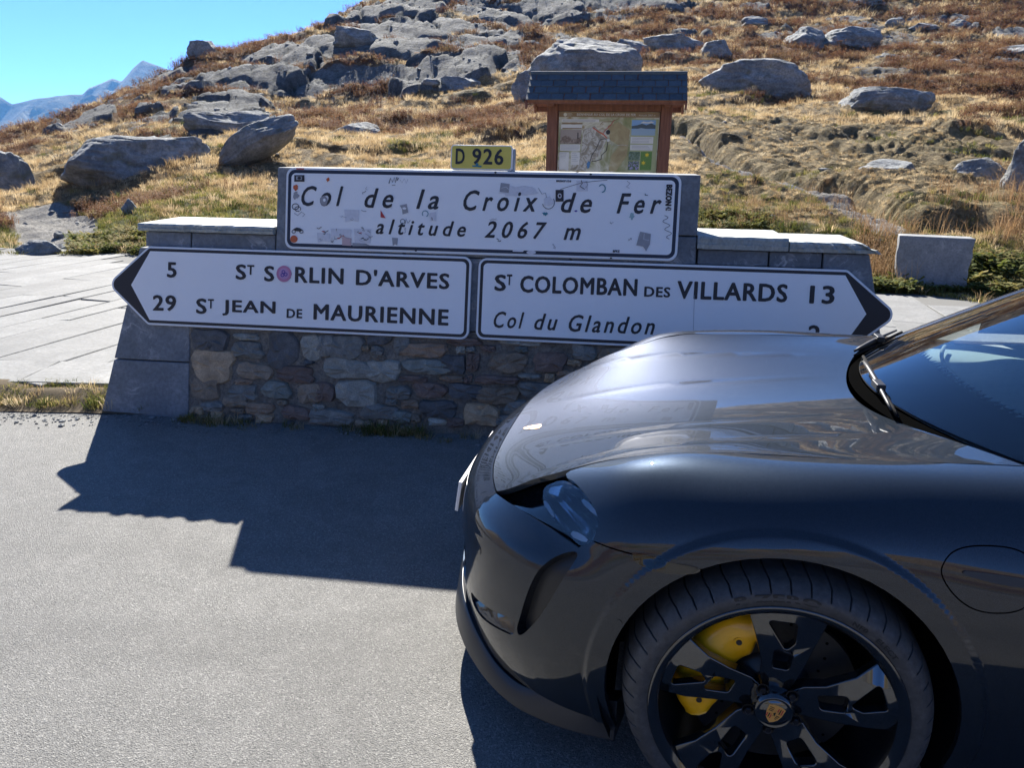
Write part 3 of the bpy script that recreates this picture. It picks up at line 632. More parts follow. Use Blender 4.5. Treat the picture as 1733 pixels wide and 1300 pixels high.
ms.line([(684+3*math.cos(t)*1.3, 376+4*math.sin(t)) for t in np.linspace(2, 8, 10)], .9, M_INK); ms.line([(688, 380), (690, 372), (693, 379), (697, 374)], .9, M_INK)
ms.line([(722+5*math.cos(t), 363+5*math.sin(t)) for t in np.linspace(2.4, 7.5, 12)], 1.2, M_TEAL); ms.flat([(728, 362), (740, 360), (740, 375), (731, 375)], M_PALE); ms.line([(733, 369), (734, 374)], 1.2, M_INK)
for (x0, y0, x1, y1, m_) in [(540, 395, 562, 411, M_PALE), (563, 388, 598, 402, M_PALE), (602, 388, 631, 413, M_PALE), (586, 356, 611, 376, M_PALE), (666, 403, 676, 416, M_GREYP)]:
    ms.flat([(x0, y0), (x1, y0+1), (x1-1, y1), ((x0+x1)/2, y1-1.5), (x0+1.5, y1+1)], m_, -.0042)
rgs = random.Random(11)
for k in range(34):
    x0, y0 = (rgs.uniform(538, 632), rgs.uniform(384, 412)) if k < 20 else (rgs.uniform(540, 1120), rgs.uniform(300, 425)); pts = [(x0, y0)]
    for q in range(rgs.randint(3, 6)): pts.append((pts[-1][0]+rgs.uniform(-4, 5), pts[-1][1]+rgs.uniform(-3, 3)))
    ms.line(pts, rgs.choice([.5, .8, 1.1]), rgs.choice([M_INK, M_GREYP, M_GREYP, M_RED if k < 8 else M_GREYP]))
ms.flat([(582.5, 402), (598, 404), (597.5, 417), (582.5, 416)], paint('pink_paper', (.62, .45, .45), .8, .3, 40), -.0046); ms.flat([(600, 412), (622, 413), (630, 417), (600, 417.5)], M_GREYP, -.0046)
ms.flat([(849, 311), (864, 313), (862, 328), (847, 326)], M_GREYP); ms.line([(850, 320), (858, 318), (862, 322)], .9, M_PALE); ms.blob(878, 325, 30, 9, M_PALE, -.0038, j=.25, n=22)
ms.flat([(941, 323), (954.5, 323), (954.5, 342.5), (941, 342.5)], M_BLK, -.0062); ms.blob(948, 333, 3.4, 4.4, M_PALE, -.0068, j=.15); ms.blob(948, 333, 2, 2.6, M_BLK, -.0073, j=.1)
ms.line([(949, 322), (968, 316), (985, 311), (1005, 308.5), (1028, 306.5)], .7, M_INK); ms.word('BIKESHOP CO.8', 942, 309.5, 967, 310, 3.4, mat=M_INK, bold=.06)
ms.line([(929+10*math.cos(t), 344+11*math.sin(t)) for t in np.linspace(-.6, 2.9, 16)], 1., M_INK); ms.blob(929, 342, 8, 8, M_PALE, -.004, j=.15); ms.line([(912, 320), (918, 330), (924, 328), (926, 336)], 1., M_GREYP)
ms.line([(1019+5.4*math.cos(t), 320.5+6.5*math.sin(t)) for t in np.linspace(-2.6, 1.6, 12)], 1.8, M_TEAL); ms.blob(923, 363, 4, 3, M_TEAL, j=.5); ms.blob(1069, 367, 4.5, 5, paint('faded_teal', (.35, .5, .5), .8), j=.4); ms.blob(975, 358.5, 2.5, 1.5, M_PUR, j=.3)
ms.line([(984, 307), (986, 312), (982, 317), (990, 322)], 1.2, M_INK); ms.line([(992, 308), (995, 315), (991, 320)], 1., M_GREYP); ms.flat([(976, 308), (995, 307), (995, 325), (976, 325)], M_PALE, -.0038)
ms.line([(1061, 308), (1066, 312), (1060, 318), (1065, 320)], 1., M_GREYP); ms.flat([(1091, 328), (1092.5, 331.5), (1096, 331.5), (1096, 332.5), (1091, 332.3)], M_INK)
ms.flat([(1083, 393), (1101, 397), (1099.5, 414), (1093, 426), (1088, 418), (1076.5, 416)], M_GREYP); ms.line([(1090, 396), (1089, 406), (1098, 408)], .8, M_PALE)
ms.word('BPKE', 1037, 428, 1048.5, 428.3, 4.2, mat=M_INK, bold=.05); ms.flat([(869, 424.5), (888, 425), (886, 427), (869, 426.6)], M_WHITE, -.004); ms.blob(900, 428, 8, 3.2, M_PALE, -.0036)
# vertical club name along the right border
V, F, asp = textmesh('BEZON', .09, 0, 1.1); c0 = np.array(wuv(1137.5, 314)); c1 = np.array(wuv(1135.5, 350)); w_ = abs(wuv(1126.5, 330)[0]-wuv(1137, 330)[0])
meshobj('lettering', [(c0[0]-w_*(1-q[1])*1.0-ms.u+(c1[0]-c0[0])*q[0], -.006-q[2], c0[1]+(c1[1]-c0[1])*q[0]-ms.v) for q in V], F, M_BLK, ms.o)
V, F, asp = textmesh('42', .05, 0, 1.1); c0 = np.array(wuv(1135.5, 351.5)); c1 = np.array(wuv(1135, 358))
meshobj('lettering', [(c0[0]-w_*.9*(1-q[1])-ms.u, -.006-q[2], c0[1]+(c1[1]-c0[1])*q[0]-ms.v) for q in V], F, M_BLK, ms.o)
ms.line([(1124+5*math.sin(t*1.7)+t*.8, 366+t*3.6) for t in np.linspace(0, 11, 60)], .8, M_INK)
for bx, by in ((840, 293.6), (1000, 296.5), (706, 425), (1034, 437.5)): ms.blob(bx, by, 2, 1.4, M_BLK, -.003, name='bolt')
# D 926 cartouche
dq = [wuv(764, 288.5), wuv(867, 291), wuv(868, 249.5), wuv(765, 244.8)]; du0, du1 = dq[0][0], dq[1][0]; dv0, dv1 = 1.574, 1.716
ds = Sign('road_number_sign', 'small yellow road number plate reading D 926 on top of the large sign', (du0+du1)/2, dv0); dp = [(du0, dv0), (du1, dv0), (du1, dv1), (du0, dv1)]
ds.plate('rim', rounded(dp, .018), 0, .03, M_ALU, bevel=.002); ds.plate('face', rounded(inset(dp, .006), .014), -.0012, .003, M_YEL)
boxo('bracket', (du1-ds.u-.03, .03, 0), (du1-ds.u+.012, .075, dv1-dv0-.01), M_GALV, ds.o, .003)
ds.word('D', 772.6, 279.3, 787.8, 279.8, 26.3, bold=.03, mat=M_INK); ds.word('926', 800.3, 279.8, 853, 281.3, 27, bold=.03, mat=M_INK, space=1.15)
ds.flat([(801, 281.5), (817, 282.5), (816, 285), (801, 284)], M_TEAL); ds.blob(809, 281, 2.4, 3.4, M_TEAL, -.0056)
# direction signs
def arrow(name, label, tip, sh, end, v0, v1):
    s = Sign(name, label, (sh+end)/2, v0); vm = (v0+v1)/2; sg = 1 if tip < sh else -1
    P = [(tip, vm), (sh, v0), (end, v0), (end, v1), (sh, v1)] if sg > 0 else [(end, v0), (sh, v0), (tip, vm), (sh, v1), (end, v1)]
    R = [.06, .04, .05, .05, .04] if sg > 0 else [.05, .04, .06, .04, .05]
    s.plate('rim', rounded(P, R, 7), 0, .026, M_ALU, bevel=.003)
    B = inset(P, .012); s.plate('edge_strip', rounded(inset(P, .0115), [max(.01, r-.012) for r in R], 7), -.0005, 0, M_WHITE)
    B2 = inset(P, .031); k = .118
    inner = [(sh+sg*(-.245+k+.012), vm), (sh+sg*.012, v0+.031), (end-sg*.031, v0+.031), (end-sg*.031, v1-.031), (sh+sg*.012, v1-.031)]
    if sg < 0: inner = [inner[i] for i in (2, 1, 0, 4, 3)]
    IR = [0, 0, .025, .025, 0] if sg > 0 else [.025, 0, 0, 0, .025]
    s.plate('border', rounded(inset(P, .013), [max(.01, r-.013) for r in R], 7), -.0012, .003, M_BLK, [rounded(inner, IR, 6)]); s.plate('face', rounded(inner, IR, 6), -.0012, .002, M_WHITE)
    return s
ls = arrow('direction_sign', 'white arrow sign pointing left reading St Sorlin d\'Arves 5 and St Jean de Maurienne 29', -2.606, -2.328, -.278, .577, 1.068)
for a in [('5', 287.6, 470.3, 303.8, 471, 26.3), ('29', 263.6, 526.2, 303, 527, 26.8), ('S', 403, 473.8, 420.8, 474.3, 26), ('T', 422.3, 465.5, 434.3, 465.8, 16.5), ('S', 450.8, 476.8, 468, 477.3, 26.5),
          ('RLIN', 502.6, 478.6, 584.4, 481.8, 26.5), ("D'ARVES", 605, 483.3, 762.2, 490.5, 27.5), ('S', 336.4, 531.4, 354.4, 531.9, 26.2), ('T', 356.3, 522.3, 366.4, 522.6, 16), ('JEAN', 380.7, 534.2, 470, 537.6, 26.8), ('DE', 488.7, 538.2, 515, 539, 15.5), ('MAURIENNE', 533.7, 541.3, 760.7, 551.6, 27)]:
    ls.word(*a, bold=.034, space=1.12)
ls.word('O', 472, 477.2, 497, 478, 26.5, bold=.03)
ls.blob(484.6, 464, 12.6, 13.8, M_PINK, -.005, 24); ls.blob(484.6, 464, 8.6, 9.6, paint('sticker_lilac', (.55, .3, .5), .6), -.0056, 20)
for k in range(3): t = math.pi*2*k/3+.3; ls.line([(484.6+3.2*math.cos(t)+2.6*math.cos(a), 464+3.2*math.sin(t)+2.6*math.sin(a)) for a in np.linspace(0, 6.3, 10)], 1.5, M_PUR, -.0062)
rs = arrow('direction_sign', 'white arrow sign pointing right, St Colomban des Villards 13 and Col du Glandon', 2.135, 1.846, -.236, .583, 1.064)
for a in [('S', 837.8, 493, 857.3, 493.4, 28), ('T', 858.5, 483, 867.5, 483.2, 18), ('COLOMBAN', 880.8, 495.6, 1077.6, 502, 29), ('DES', 1089.4, 502.6, 1133.3, 504.2, 17.5), ('VILLARDS', 1144, 506, 1329.6, 512.5, 30.5), ('13', 1366.6, 514.3, 1408.7, 515.3, 31)]: rs.word(*a, bold=.036, space=1.1)
for a in [('Col', 836.5, 555, 887.3, 556.5, 28), ('du', 904.7, 558.4, 943.8, 559.6, 28), ('Glandon', 962.5, 561.3, 1107, 566.8, 29)]: rs.word(*a, bold=.02, shear=.28, space=1.3)
rs.word('2', 1364, 580, 1385, 580.5, 30, bold=.03); rs.line([(1174, 500), (1173, 535), (1172, 575)], .7, M_GREYP)
for s_, us in ((ls, (-2.0, -.7)), (rs, (.2, 1.5))):
    for u_ in us: boxo('mounting_rail', (u_-s_.u-.02, .0262, .05), (u_-s_.u+.02, .034, .44), M_GALV, s_.o)
# ---------------------------------------------------------------- kerb block on the right
n1 = gpt(1533, 487, .1); kb = empty('stone_block', tuple((gpt(1530, 490, .1)+gpt(1638, 492, .1))/2+np.array([0, .2, -.1])), R_(-22)); tag(kb, 'squat grey veined stone block standing at the far edge of the terrace', 'stone block')
L = np.linalg.norm(gpt(1530, 490, .1)-gpt(1638, 492, .1))/2
bm = bmesh.new(); bmesh.ops.create_cube(bm, size=1)
for v in bm.verts:
    t = v.co.z > 0; v.co = Vector((v.co.x*2*L*(1.06 if t else 1.0), v.co.y*.30+(.1 if t else 0), .74 if t else -.05))
bmesh.ops.subdivide_edges(bm, edges=bm.edges, cuts=10, use_grid_fill=True)
for v in bm.verts:
    p = v.co; w = .022*(vn(np.array([p.x*9+p.z*3]), np.array([p.y*9+p.z*7]), 3)[0]-.5)
    if abs(p.x) > L*.9: v.co.x += w*1.5
    elif p.y > .1: v.co.y += w
me = bpy.data.meshes.new('stone_block'); bm.to_mesh(me); bm.free()
kbm = bpy.data.objects.new('block', me); me.materials.append(slate_mat('veined_block_stone', [(.17, .18, .19), (.24, .25, .26), (.32, .325, .33)], 1.6, .8, veins=1.)); link(kbm, kb)
me.polygons.foreach_set('use_smooth', [True]*len(me.polygons)); b_ = kbm.modifiers.new('b', 'BEVEL'); b_.width = .012; b_.segments = 2; b_.angle_limit = R_(50)
# ---------------------------------------------------------------- information kiosk
KD = 8.6; kc0 = ray(925, 230); kc0 = CAMP+kc0/kc0[1]*KD; KW = (ray(1133, 230)/ray(1133, 230)[1])[0]*KD-kc0[0]
kyaw = R_(-9); kw = KW/math.cos(kyaw)*.985
ki = empty('information_board', (kc0[0]+KW/2, KD+.0, .09), kyaw); tag(ki, 'brown timber information board with slate-grey shingle roof behind the sign wall', 'notice board')
M_WOOD = NT('stained_timber'); _m = M_WOOD.n('ShaderNodeMapping'); _m.inputs['Scale'].default_value = (14, 14, 1.2); M_WOOD.l(M_WOOD.oc(), _m.inputs[0]); _f = M_WOOD.noise(3, 6, .65, _m.outputs[0])
M_WOOD.set(Base_Color=M_WOOD.ramp(_f, [(.3, (.12, .042, .022)), (.55, (.20, .075, .040)), (.75, (.27, .11, .06))]), Roughness=.6, Normal=M_WOOD.bump(_f, .5, .004)); M_WOOD = M_WOOD.m
def kz(py, x=1030): r = ray(x, py); r = r/r[1]; return EYE+r[2]*KD-.09
hw = kw/2; pw = .085*KW/1.28*1.0; ze = kz(171); zt = kz(118)
pw = KW*.085
for s in (-1, 1): boxo('post', (s*(hw-pw/2)-pw/2, -.05, -.2), (s*(hw-pw/2)+pw/2, .05, ze+.06), M_WOOD, ki, .004)
z0p = kz(188)
boxo('header_beam', (-hw+pw+.001, -.035, z0p), (hw-pw-.001, .035, ze+.05), M_WOOD, ki, .003)
boxo('back_board', (-hw+pw+.001, .0, .55), (hw-pw-.001, .02, z0p-.001), M_WOOD, ki)
pu0, pu1, pv0, pv1 = -hw+pw+.012, hw-pw-.012, .75, z0p-.006
def panel_mat(name, stops, sc, det=6, rough=.5):
    n = NT(name); f = n.noise(sc, det, .6, dist=.8); n.set(Base_Color=n.ramp(f, stops), Roughness=rough); return n.m
M_PAN = panel_mat('board_print_map', [(.32, (.24, .26, .10)), (.42, (.33, .33, .16)), (.5, (.50, .48, .33)), (.56, (.66, .64, .52)), (.62, (.36, .27, .12)), (.75, (.30, .21, .09))], 3.2)
M_LEFT = panel_mat('board_print_relief', [(.3, (.22, .19, .13)), (.48, (.35, .31, .24)), (.54, (.62, .60, .54)), (.6, (.38, .34, .26)), (.8, (.25, .22, .15))], 14)
M_HEAD = simple('board_header_brown', (.27, .18, .09), .5); M_CREAM = simple('board_cream', (.60, .58, .48), .5); M_CREAM2 = simple('board_white', (.70, .69, .64), .5)
boxo('board_panel', (pu0, -.012, pv0), (pu1, -.001, pv1), M_PAN, ki)
PWd = pu1-pu0; PHt = kz(192)-kz(292)
def bp(x, y):
    """panel coordinates from the zoomed board picture: x 345..1370, y 460..1060"""
    return pu0+(x-345)/1025*PWd, pv1-(y-460)/600*PHt*1.0
def bflat(name, pts, mat, y=-.0155):
    P = [bp(*p) for p in pts]
    if sum(P[i][0]*P[(i+1) % len(P)][1]-P[(i+1) % len(P)][0]*P[i][1] for i in range(len(P))) < 0: P = P[::-1]
    return meshobj(name, *prism(P, y, y+.0015), mat, ki)
def brect(name, x0, y0, x1, y1, mat, y=-.0155): return bflat(name, [(x0, y0), (x1, y0), (x1, y1), (x0, y1)], mat, y)
brect('header_band', 347, 462, 1368, 514, M_HEAD); 
bflat('relief_print', [(600, 640), (720, 600), (790, 700), (850, 730), (780, 900), (700, 960), (640, 1060), (470, 1060), (590, 860)], M_LEFT, -.014)
bflat('relief_print', [(850, 600), (960, 560), (1080, 640), (1060, 900), (960, 1060), (880, 1060), (900, 900), (980, 800), (880, 740)], panel_mat('board_print_brown', [(.35, (.30, .22, .10)), (.55, (.42, .34, .17)), (.7, (.52, .46, .28))], 6), -.014)
brect('right_column', 1085, 530, 1362, 1060, simple('board_green_column', (.40, .43, .22), .5), -.0145)
brect('text_box', 375, 535, 760, 565, M_CREAM2); brect('text_box', 370, 590, 588, 634, M_CREAM2); brect('text_box', 366, 792, 575, 858, M_CREAM2); brect('text_box', 362, 872, 462, 1060, M_CREAM2); brect('text_box', 485, 872, 575, 1002, M_CREAM2); brect('text_box', 1090, 706, 1320, 774, M_CREAM2); brect('text_box', 1090, 786, 1318, 842, M_CREAM2)
brect('title_rule', 380, 572, 590, 586, M_HEAD); brect('title_rule', 385, 624, 585, 634, M_HEAD, -.017)
SK1 = panel_mat('print_sepia', [(.3, (.09, .06, .04)), (.5, (.22, .16, .12)), (.65, (.40, .34, .28))], 22); brect('old_photo', 366, 642, 584, 786, simple('print_sepia_sky', (.36, .30, .25), .5)); bflat('photo_detail', [(366, 786), (366, 730), (420, 700), (470, 715), (520, 740), (584, 710), (584, 786)], SK1, -.017); brect('photo_detail', 543, 670, 553, 735, M_BLK, -.018)
brect('lake_photo', 1094, 538, 1334, 692, simple('print_sky', (.22, .40, .66), .5)); bflat('photo_detail', [(1094, 600), (1150, 590), (1200, 575), (1240, 590), (1290, 570), (1334, 590), (1334, 625), (1094, 625)], simple('print_ridge', (.07, .10, .12), .5), -.017); bflat('photo_detail', [(1094, 692), (1094, 640), (1190, 618), (1334, 640), (1334, 692)], simple('print_lake', (.30, .42, .52), .4), -.0175); bflat('photo_detail', [(1180, 570), (1210, 552), (1250, 560), (1290, 550), (1320, 565), (1260, 572)], M_CREAM2, -.0172)
PU = panel_mat('print_flowers', [(.35, (.05, .10, .04)), (.5, (.10, .17, .08)), (.58, (.30, .26, .48)), (.7, (.5, .46, .62))], 45); brect('flower_photo', 1080, 856, 1194, 946, panel_mat('print_meadow', [(.35, (.05, .10, .05)), (.55, (.15, .22, .14)), (.7, (.25, .3, .35))], 40)); brect('flower_photo', 1078, 954, 1190, 1046, PU); brect('flower_photo', 1202, 856, 1316, 1044, simple('print_green', (.12, .24, .05), .5, var=.4, scale=60))
for cx, cy in ((1266, 888), (1234, 970)):
    bflat('flower', [(cx+(26 if i % 2 else 12)*math.cos(i*math.pi/6), cy+(26 if i % 2 else 12)*math.sin(i*math.pi/6)) for i in range(12)], simple('print_yellow', (.75, .55, .03), .5), -.0172)
def bline(pts, w, mat, y=-.0165, name='map_line'):
    P = [np.array(bp(*p)) for p in pts]; V = []; 
    for i, p in enumerate(P):
        d = P[min(i+1, len(P)-1)]-P[max(i-1, 0)]; d /= np.linalg.norm(d); nn = np.array([-d[1], d[0]])*w*PWd/1025/2; V += [(p[0]+nn[0], y, p[1]+nn[1]), (p[0]-nn[0], y, p[1]-nn[1])]
    return meshobj(name, V, [(2*i, 2*i+1, 2*i+3, 2*i+2) for i in range(len(P)-1)], mat, ki)
bline([(670, 1030), (700, 900), (745, 830), (780, 740), (830, 730), (860, 750), (850, 850), (800, 900), (800, 940), (740, 960), (700, 960)], 7, M_INK); bline([(700, 620), (760, 660), (810, 685), (850, 725)], 10, simple('print_red', (.6, .10, .04), .5)); bline([(800, 690), (830, 640), (880, 590), (915, 540)], 6, M_RED); bline([(770, 590), (800, 560), (900, 555), (960, 525)], 6, M_HEAD)
bline([(860, 760), (930, 800), (1010, 790), (1080, 800)], 5, M_LEFT); bflat('map_mark', [(650, 990), (668, 960), (688, 975), (680, 1030), (660, 1040)], simple('print_lake_blue', (.08, .22, .42), .5), -.017); bflat('map_mark', [(857+22*math.cos(a), 664+24*math.sin(a)) for a in np.linspace(0, 6.28, 14)[:-1]], M_INK, -.0175); bflat('map_mark', [(862+16*math.cos(a), 745+16*math.sin(a)) for a in np.linspace(0, 6.28, 12)[:-1]], M_CREAM2, -.0175)
bflat('emblem', [(410+18*math.cos(a), 490+19*math.sin(a)) for a in np.linspace(0, 6.28, 14)[:-1]], M_CREAM, -.0172)
def btext(t, x0, y0, x1, h, mat, bold=.02):
    V, F, asp = textmesh(t, bold, 0, 1.05); a = bp(x0, y0); b = bp(x1, y0-h); meshobj('lettering', [(a[0]+(b[0]-a[0])*q[0], -.0178-q[2], a[1]+(b[1]-a[1])*q[1]) for q in V], F, mat, ki)
btext('BIENVENUE AU COL DE LA CROIX DE FER', 530, 500, 1128, 24, M_CREAM2, .01); btext('Altitude 2067 m', 1160, 500, 1325, 17, M_CREAM, 0)
for (x0, x1, ys) in [(385, 735, (545, 556)), (375, 575, (805, 818, 831, 845)), (370, 440, (885, 900, 914, 930, 1048)), (492, 565, (885, 905, 925, 945, 962)), (1105, 1305, (720, 734, 750, 764)), (1105, 1300, (800, 813, 827)), (430, 495, (478, 490, 502))]:
    for y in ys: bline([(x0, y), (x1-rgs.uniform(0, 30), y)], 3.2, M_GREYP if y > 510 else M_CREAM, -.0172, 'text_line')
# roof
rx0, rx1 = -hw-.055*KW/.6*.9, hw+.05*KW/.6*1.0
RW = (ray(1160, 170)[0]/ray(1160, 170)[1]-ray(893, 170)[0]/ray(893, 170)[1])*KD/2*.97; cxs = ((ray(1160, 170)[0]/ray(1160, 170)[1]+ray(893, 170)[0]/ray(893, 170)[1])/2*KD-(kc0[0]+KW/2))
rx0, rx1 = cxs-RW, cxs+RW
M_SHIN = slate_mat('asphalt_shingle', [(.06, .08, .095), (.085, .11, .13), (.115, .14, .16)], 6, .8)
yE, zE, yR, zR = -.30, ze-.01, .06, zt*1.0-.03
sl_ = math.hypot(yR-yE, zR-zE); ay = math.atan2(zR-zE, yR-yE)
roof = boxo('roof', (rx0+.02, yE+.02, zE-.035), (rx1-.02, yE+.04, zE-.005), M_WOOD, ki)
for s in (1, -1):   # the two pitches
    yy = (lambda t: yE+(yR-yE)*t) if s > 0 else (lambda t: (2*yR-yE)-(yR-yE)*t); nz = Vector((0, -math.sin(ay)*s, math.cos(ay)))
    P0 = Vector((0, yy(0), zE)); P1 = Vector((0, yR, zR))
    V = []; 
    for x_ in (rx0, rx1):
        for p, o in ((P0, -.03), (P1, -.03), (P1, 0), (P0, 0)): q = p+nz*o; V.append((x_, q.y, q.z))
    meshobj('roof_deck', V, [(0, 1, 2, 3), (7, 6, 5, 4), (0, 4, 5, 1), (1, 5, 6, 2), (2, 6, 7, 3), (3, 7, 4, 0)], M_WOOD, roof)
    rows = 4
    for r_ in range(rows):
        t0, t1 = r_/rows, (r_+1)/rows; x_ = rx0-.01-(.06 if r_ % 2 else .0)*2*RW/1.5; k = 0
        wtile = 2*RW/12.
        while x_ < rx1:
            a_, b_ = max(x_, rx0-.01), min(x_+wtile*.93, rx1+.01); x_ += wtile*rgs.uniform(.95, 1.05)
            if b_-a_ < .02: continue
            A = P0.lerp(P1, t0-.012)+nz*.0125; B = P0.lerp(P1, min(1, t1+.02))+nz*.003
            V = [(a_, A.y, A.z), (b_, A.y, A.z), (b_, B.y, B.z), (a_, B.y, B.z)]; V += [(v[0], v[1]-nz.y*.008, v[2]-nz.z*.008) for v in V]
            meshobj('shingle', V, [(0, 1, 2, 3), (7, 6, 5, 4), (0, 4, 5, 1), (1, 5, 6, 2), (2, 6, 7, 3), (3, 7, 4, 0)], M_SHIN, roof)
meshobj('ridge_cap', *tube([(rx0-.012, yR, zR+.004), (rx1+.012, yR, zR+.004)], .022, 8), M_SHIN, roof)
for x_ in (rx0-.004, rx1+.004):
    meshobj('barge_board', *[(lambda V, F: (V, F))([(x_+dx, y, z+dz) for dx in (-.011, .011) for (y, z) in ((yE-.01, zE-.02), (yR, zR-.01), (2*yR-yE+.01, zE-.02)) for dz in (-.07, 0)], [(0, 2, 3, 1), (2, 4, 5, 3), (6, 7, 9, 8), (8, 9, 11, 10), (0, 6, 8, 2), (2, 8, 10, 4), (1, 3, 9, 7), (3, 5, 11, 9), (0, 1, 7, 6), (4, 10, 11, 5)])][0], M_WOOD, roof)
boxo('fascia', (rx0+.01, 2*yR-yE-.005, zE-.075), (rx1-.01, 2*yR-yE+.018, zE-.008), M_WOOD, roof)
for s in (-1, 1): boxo('roof_bearer', (s*(hw-pw/2)-.03, yE+.05, zE-.05), (s*(hw-pw/2)+.03, 2*yR-yE-.03, zE+.02), M_WOOD, roof)
# ---------------------------------------------------------------- car surface (s = back from front axle, t = towards the near side, z up)
_back = [(.42,), (.65,), (.95,), (1.5,), (2.1,), (2.7,), (3.3,), (3.75,)]
def _ring(front, z, side):
    """front: columns 0..5 (s,t,z); side: t and z for columns 6.. given as list of (s,t,z)"""
    return front+side
_S = [-.40, -.2, 0., .2, .42, .65, .95, 1.5, 2.1, 2.7, 3.3, 3.75]
def _side(ts, zs): return [(s, t, z) for s, t, z in zip(_S, ts, zs)]
RINGS = [
 [(-.915,0,.20),(-.90,.22,.20),(-.855,.42,.20),(-.78,.60,.20),(-.68,.74,.20),(-.55,.84,.20)]+_side([.89,.915,.925,.925,.925,.925,.93,.93,.93,.94,.94,.88],[.20]*12),
 [(-.935,0,.33),(-.92,.23,.33),(-.875,.44,.33),(-.80,.62,.33),(-.70,.765,.33),(-.565,.87,.33)]+_side([.925,.95,.958,.955,.952,.948,.94,.935,.94,.96,.96,.90],[.33]*12),
 [(-.935,0,.47),(-.92,.23,.47),(-.875,.44,.47),(-.80,.63,.47),(-.70,.775,.475),(-.565,.88,.48)]+_side([.94,.965,.972,.968,.96,.95,.94,.935,.95,.975,.975,.91],[.48]*12),
 [(-.918,0,.592),(-.905,.235,.592),(-.865,.44,.592),(-.797,.622,.595),(-.698,.765,.60),(-.562,.870,.605)]+_side([.93,.962,.972,.965,.955,.945,.94,.94,.955,.98,.98,.91],[.60]*12),
 [(-.85,0,.64),(-.842,.23,.642),(-.81,.42,.65),(-.748,.595,.66),(-.655,.725,.668),(-.535,.83,.675)]+_side([.91,.952,.965,.955,.942,.932,.93,.935,.95,.97,.97,.90],[.69,.71,.72,.72,.71,.71,.71,.72,.73,.74,.74,.74]),
 [(-.805,0,.668),(-.798,.23,.673),(-.772,.42,.683),(-.71,.578,.71),(-.615,.70,.735),(-.50,.795,.76)]+_side([.87,.918,.935,.925,.905,.895,.89,.90,.92,.94,.94,.87],[.785,.815,.83,.828,.82,.812,.81,.82,.84,.86,.87,.87]),
 [(-.735,0,.684),(-.728,.21,.69),(-.70,.375,.708),(-.645,.52,.745),(-.565,.63,.785),(-.465,.72,.825)]+_side([.79,.842,.862,.858,.845,.84,.84,.86,.88,.90,.90,.83],[.855,.878,.893,.898,.893,.888,.885,.89,.91,.93,.94,.94]),
 [(-.63,0,.712),(-.62,.2,.718),(-.59,.345,.738),(-.54,.47,.775),(-.475,.57,.815),(-.395,.655,.855)]+_side([.715,.757,.775,.778,.77,.765,.765,.80,.82,.84,.84,.77],[.885,.908,.918,.926,.928,.930,.93,.94,.955,.97,.98,.98]),
 [(-.48,0,.752),(-.47,.18,.757),(-.45,.30,.772),(-.41,.41,.80),(-.36,.49,.832),(-.30,.56,.86)]+_side([.60,.635,.65,.655,.65,.645,.64,.70,.74,.76,.76,.70],[.882,.898,.908,.918,.928,.936,.94,.95,.965,.98,.99,.99]),
]
NET = np.array([[RINGS[k][i] for k in range(len(RINGS))] for i in range(18)], float)   # [column, ring, xyz]
def _prep(N):
    # mirror columns 1,2 across t = 0, extrapolate the other borders
    m = N[1:3][::-1].copy(); m[..., 1] *= -1
    N = np.concatenate([m, N, [2*N[-1]-N[-2]], [3*N[-1]-2*N[-2]]], 0)
    N = np.concatenate([3*N[:, :1]-2*N[:, 1:2], 2*N[:, :1]-N[:, 1:2], N, 2*N[:, -1:]-N[:, -2:-1], 3*N[:, -1:]-2*N[:, -2:-1]], 1)
    D = N.copy()
    D[1:-1] -= (N[2:]-2*N[1:-1]+N[:-2])/6; N2 = D.copy(); D[:, 1:-1] = N2[:, 1:-1]-(N2[:, 2:]-2*N2[:, 1:-1]+N2[:, :-2])/6
    return D
for _k, _a, _b in ((5, -.385, -.195), (6, -.365, -.185), (7, -.305, -.15), (8, -.215, -.09)):
    _o = NET[6:9, _k].copy(); _sx = _o[:, 0].copy()
    for _c, _v in ((6, _a), (7, _b)):
        NET[_c, _k, 1:] = [np.interp(_v, _sx, _o[:, j]) for j in (1, 2)]; NET[_c, _k, 0] = _v
NET[:6, :, 0] -= np.array([.028, .028, .026, .022, .012, .004])[:, None]; NET[3:5, 4:6, 1] += .008
CN = _prep(NET)
def _bs(f): return np.stack([(1-f)**3/6, (3*f**3-6*f**2+4)/6, (-3*f**3+3*f**2+3*f+1)/6, f**3/6], -1)
def surf(u, v):
    u = np.clip(np.asarray(u, float), 0, 17-1e-6); v = np.clip(np.asarray(v, float), 0, 8-1e-6)
    iu = np.floor(u).astype(int); iv = np.floor(v).astype(int); bu = _bs(u-iu); bv = _bs(v-iv); P = 0
    for a in range(4):
        for b in range(4): P = P+(bu[..., a]*bv[..., b])[..., None]*CN[iu+a+1, iv+b+1]
    return P
def snorm(u, v):
    e = 1e-3; a = surf(u+e, v)-surf(u-e, v); b = surf(u, v+e)-surf(u, v-e); n = np.cross(a, b); L = np.linalg.norm(n, axis=-1, keepdims=True); return n/np.maximum(L, 1e-12)
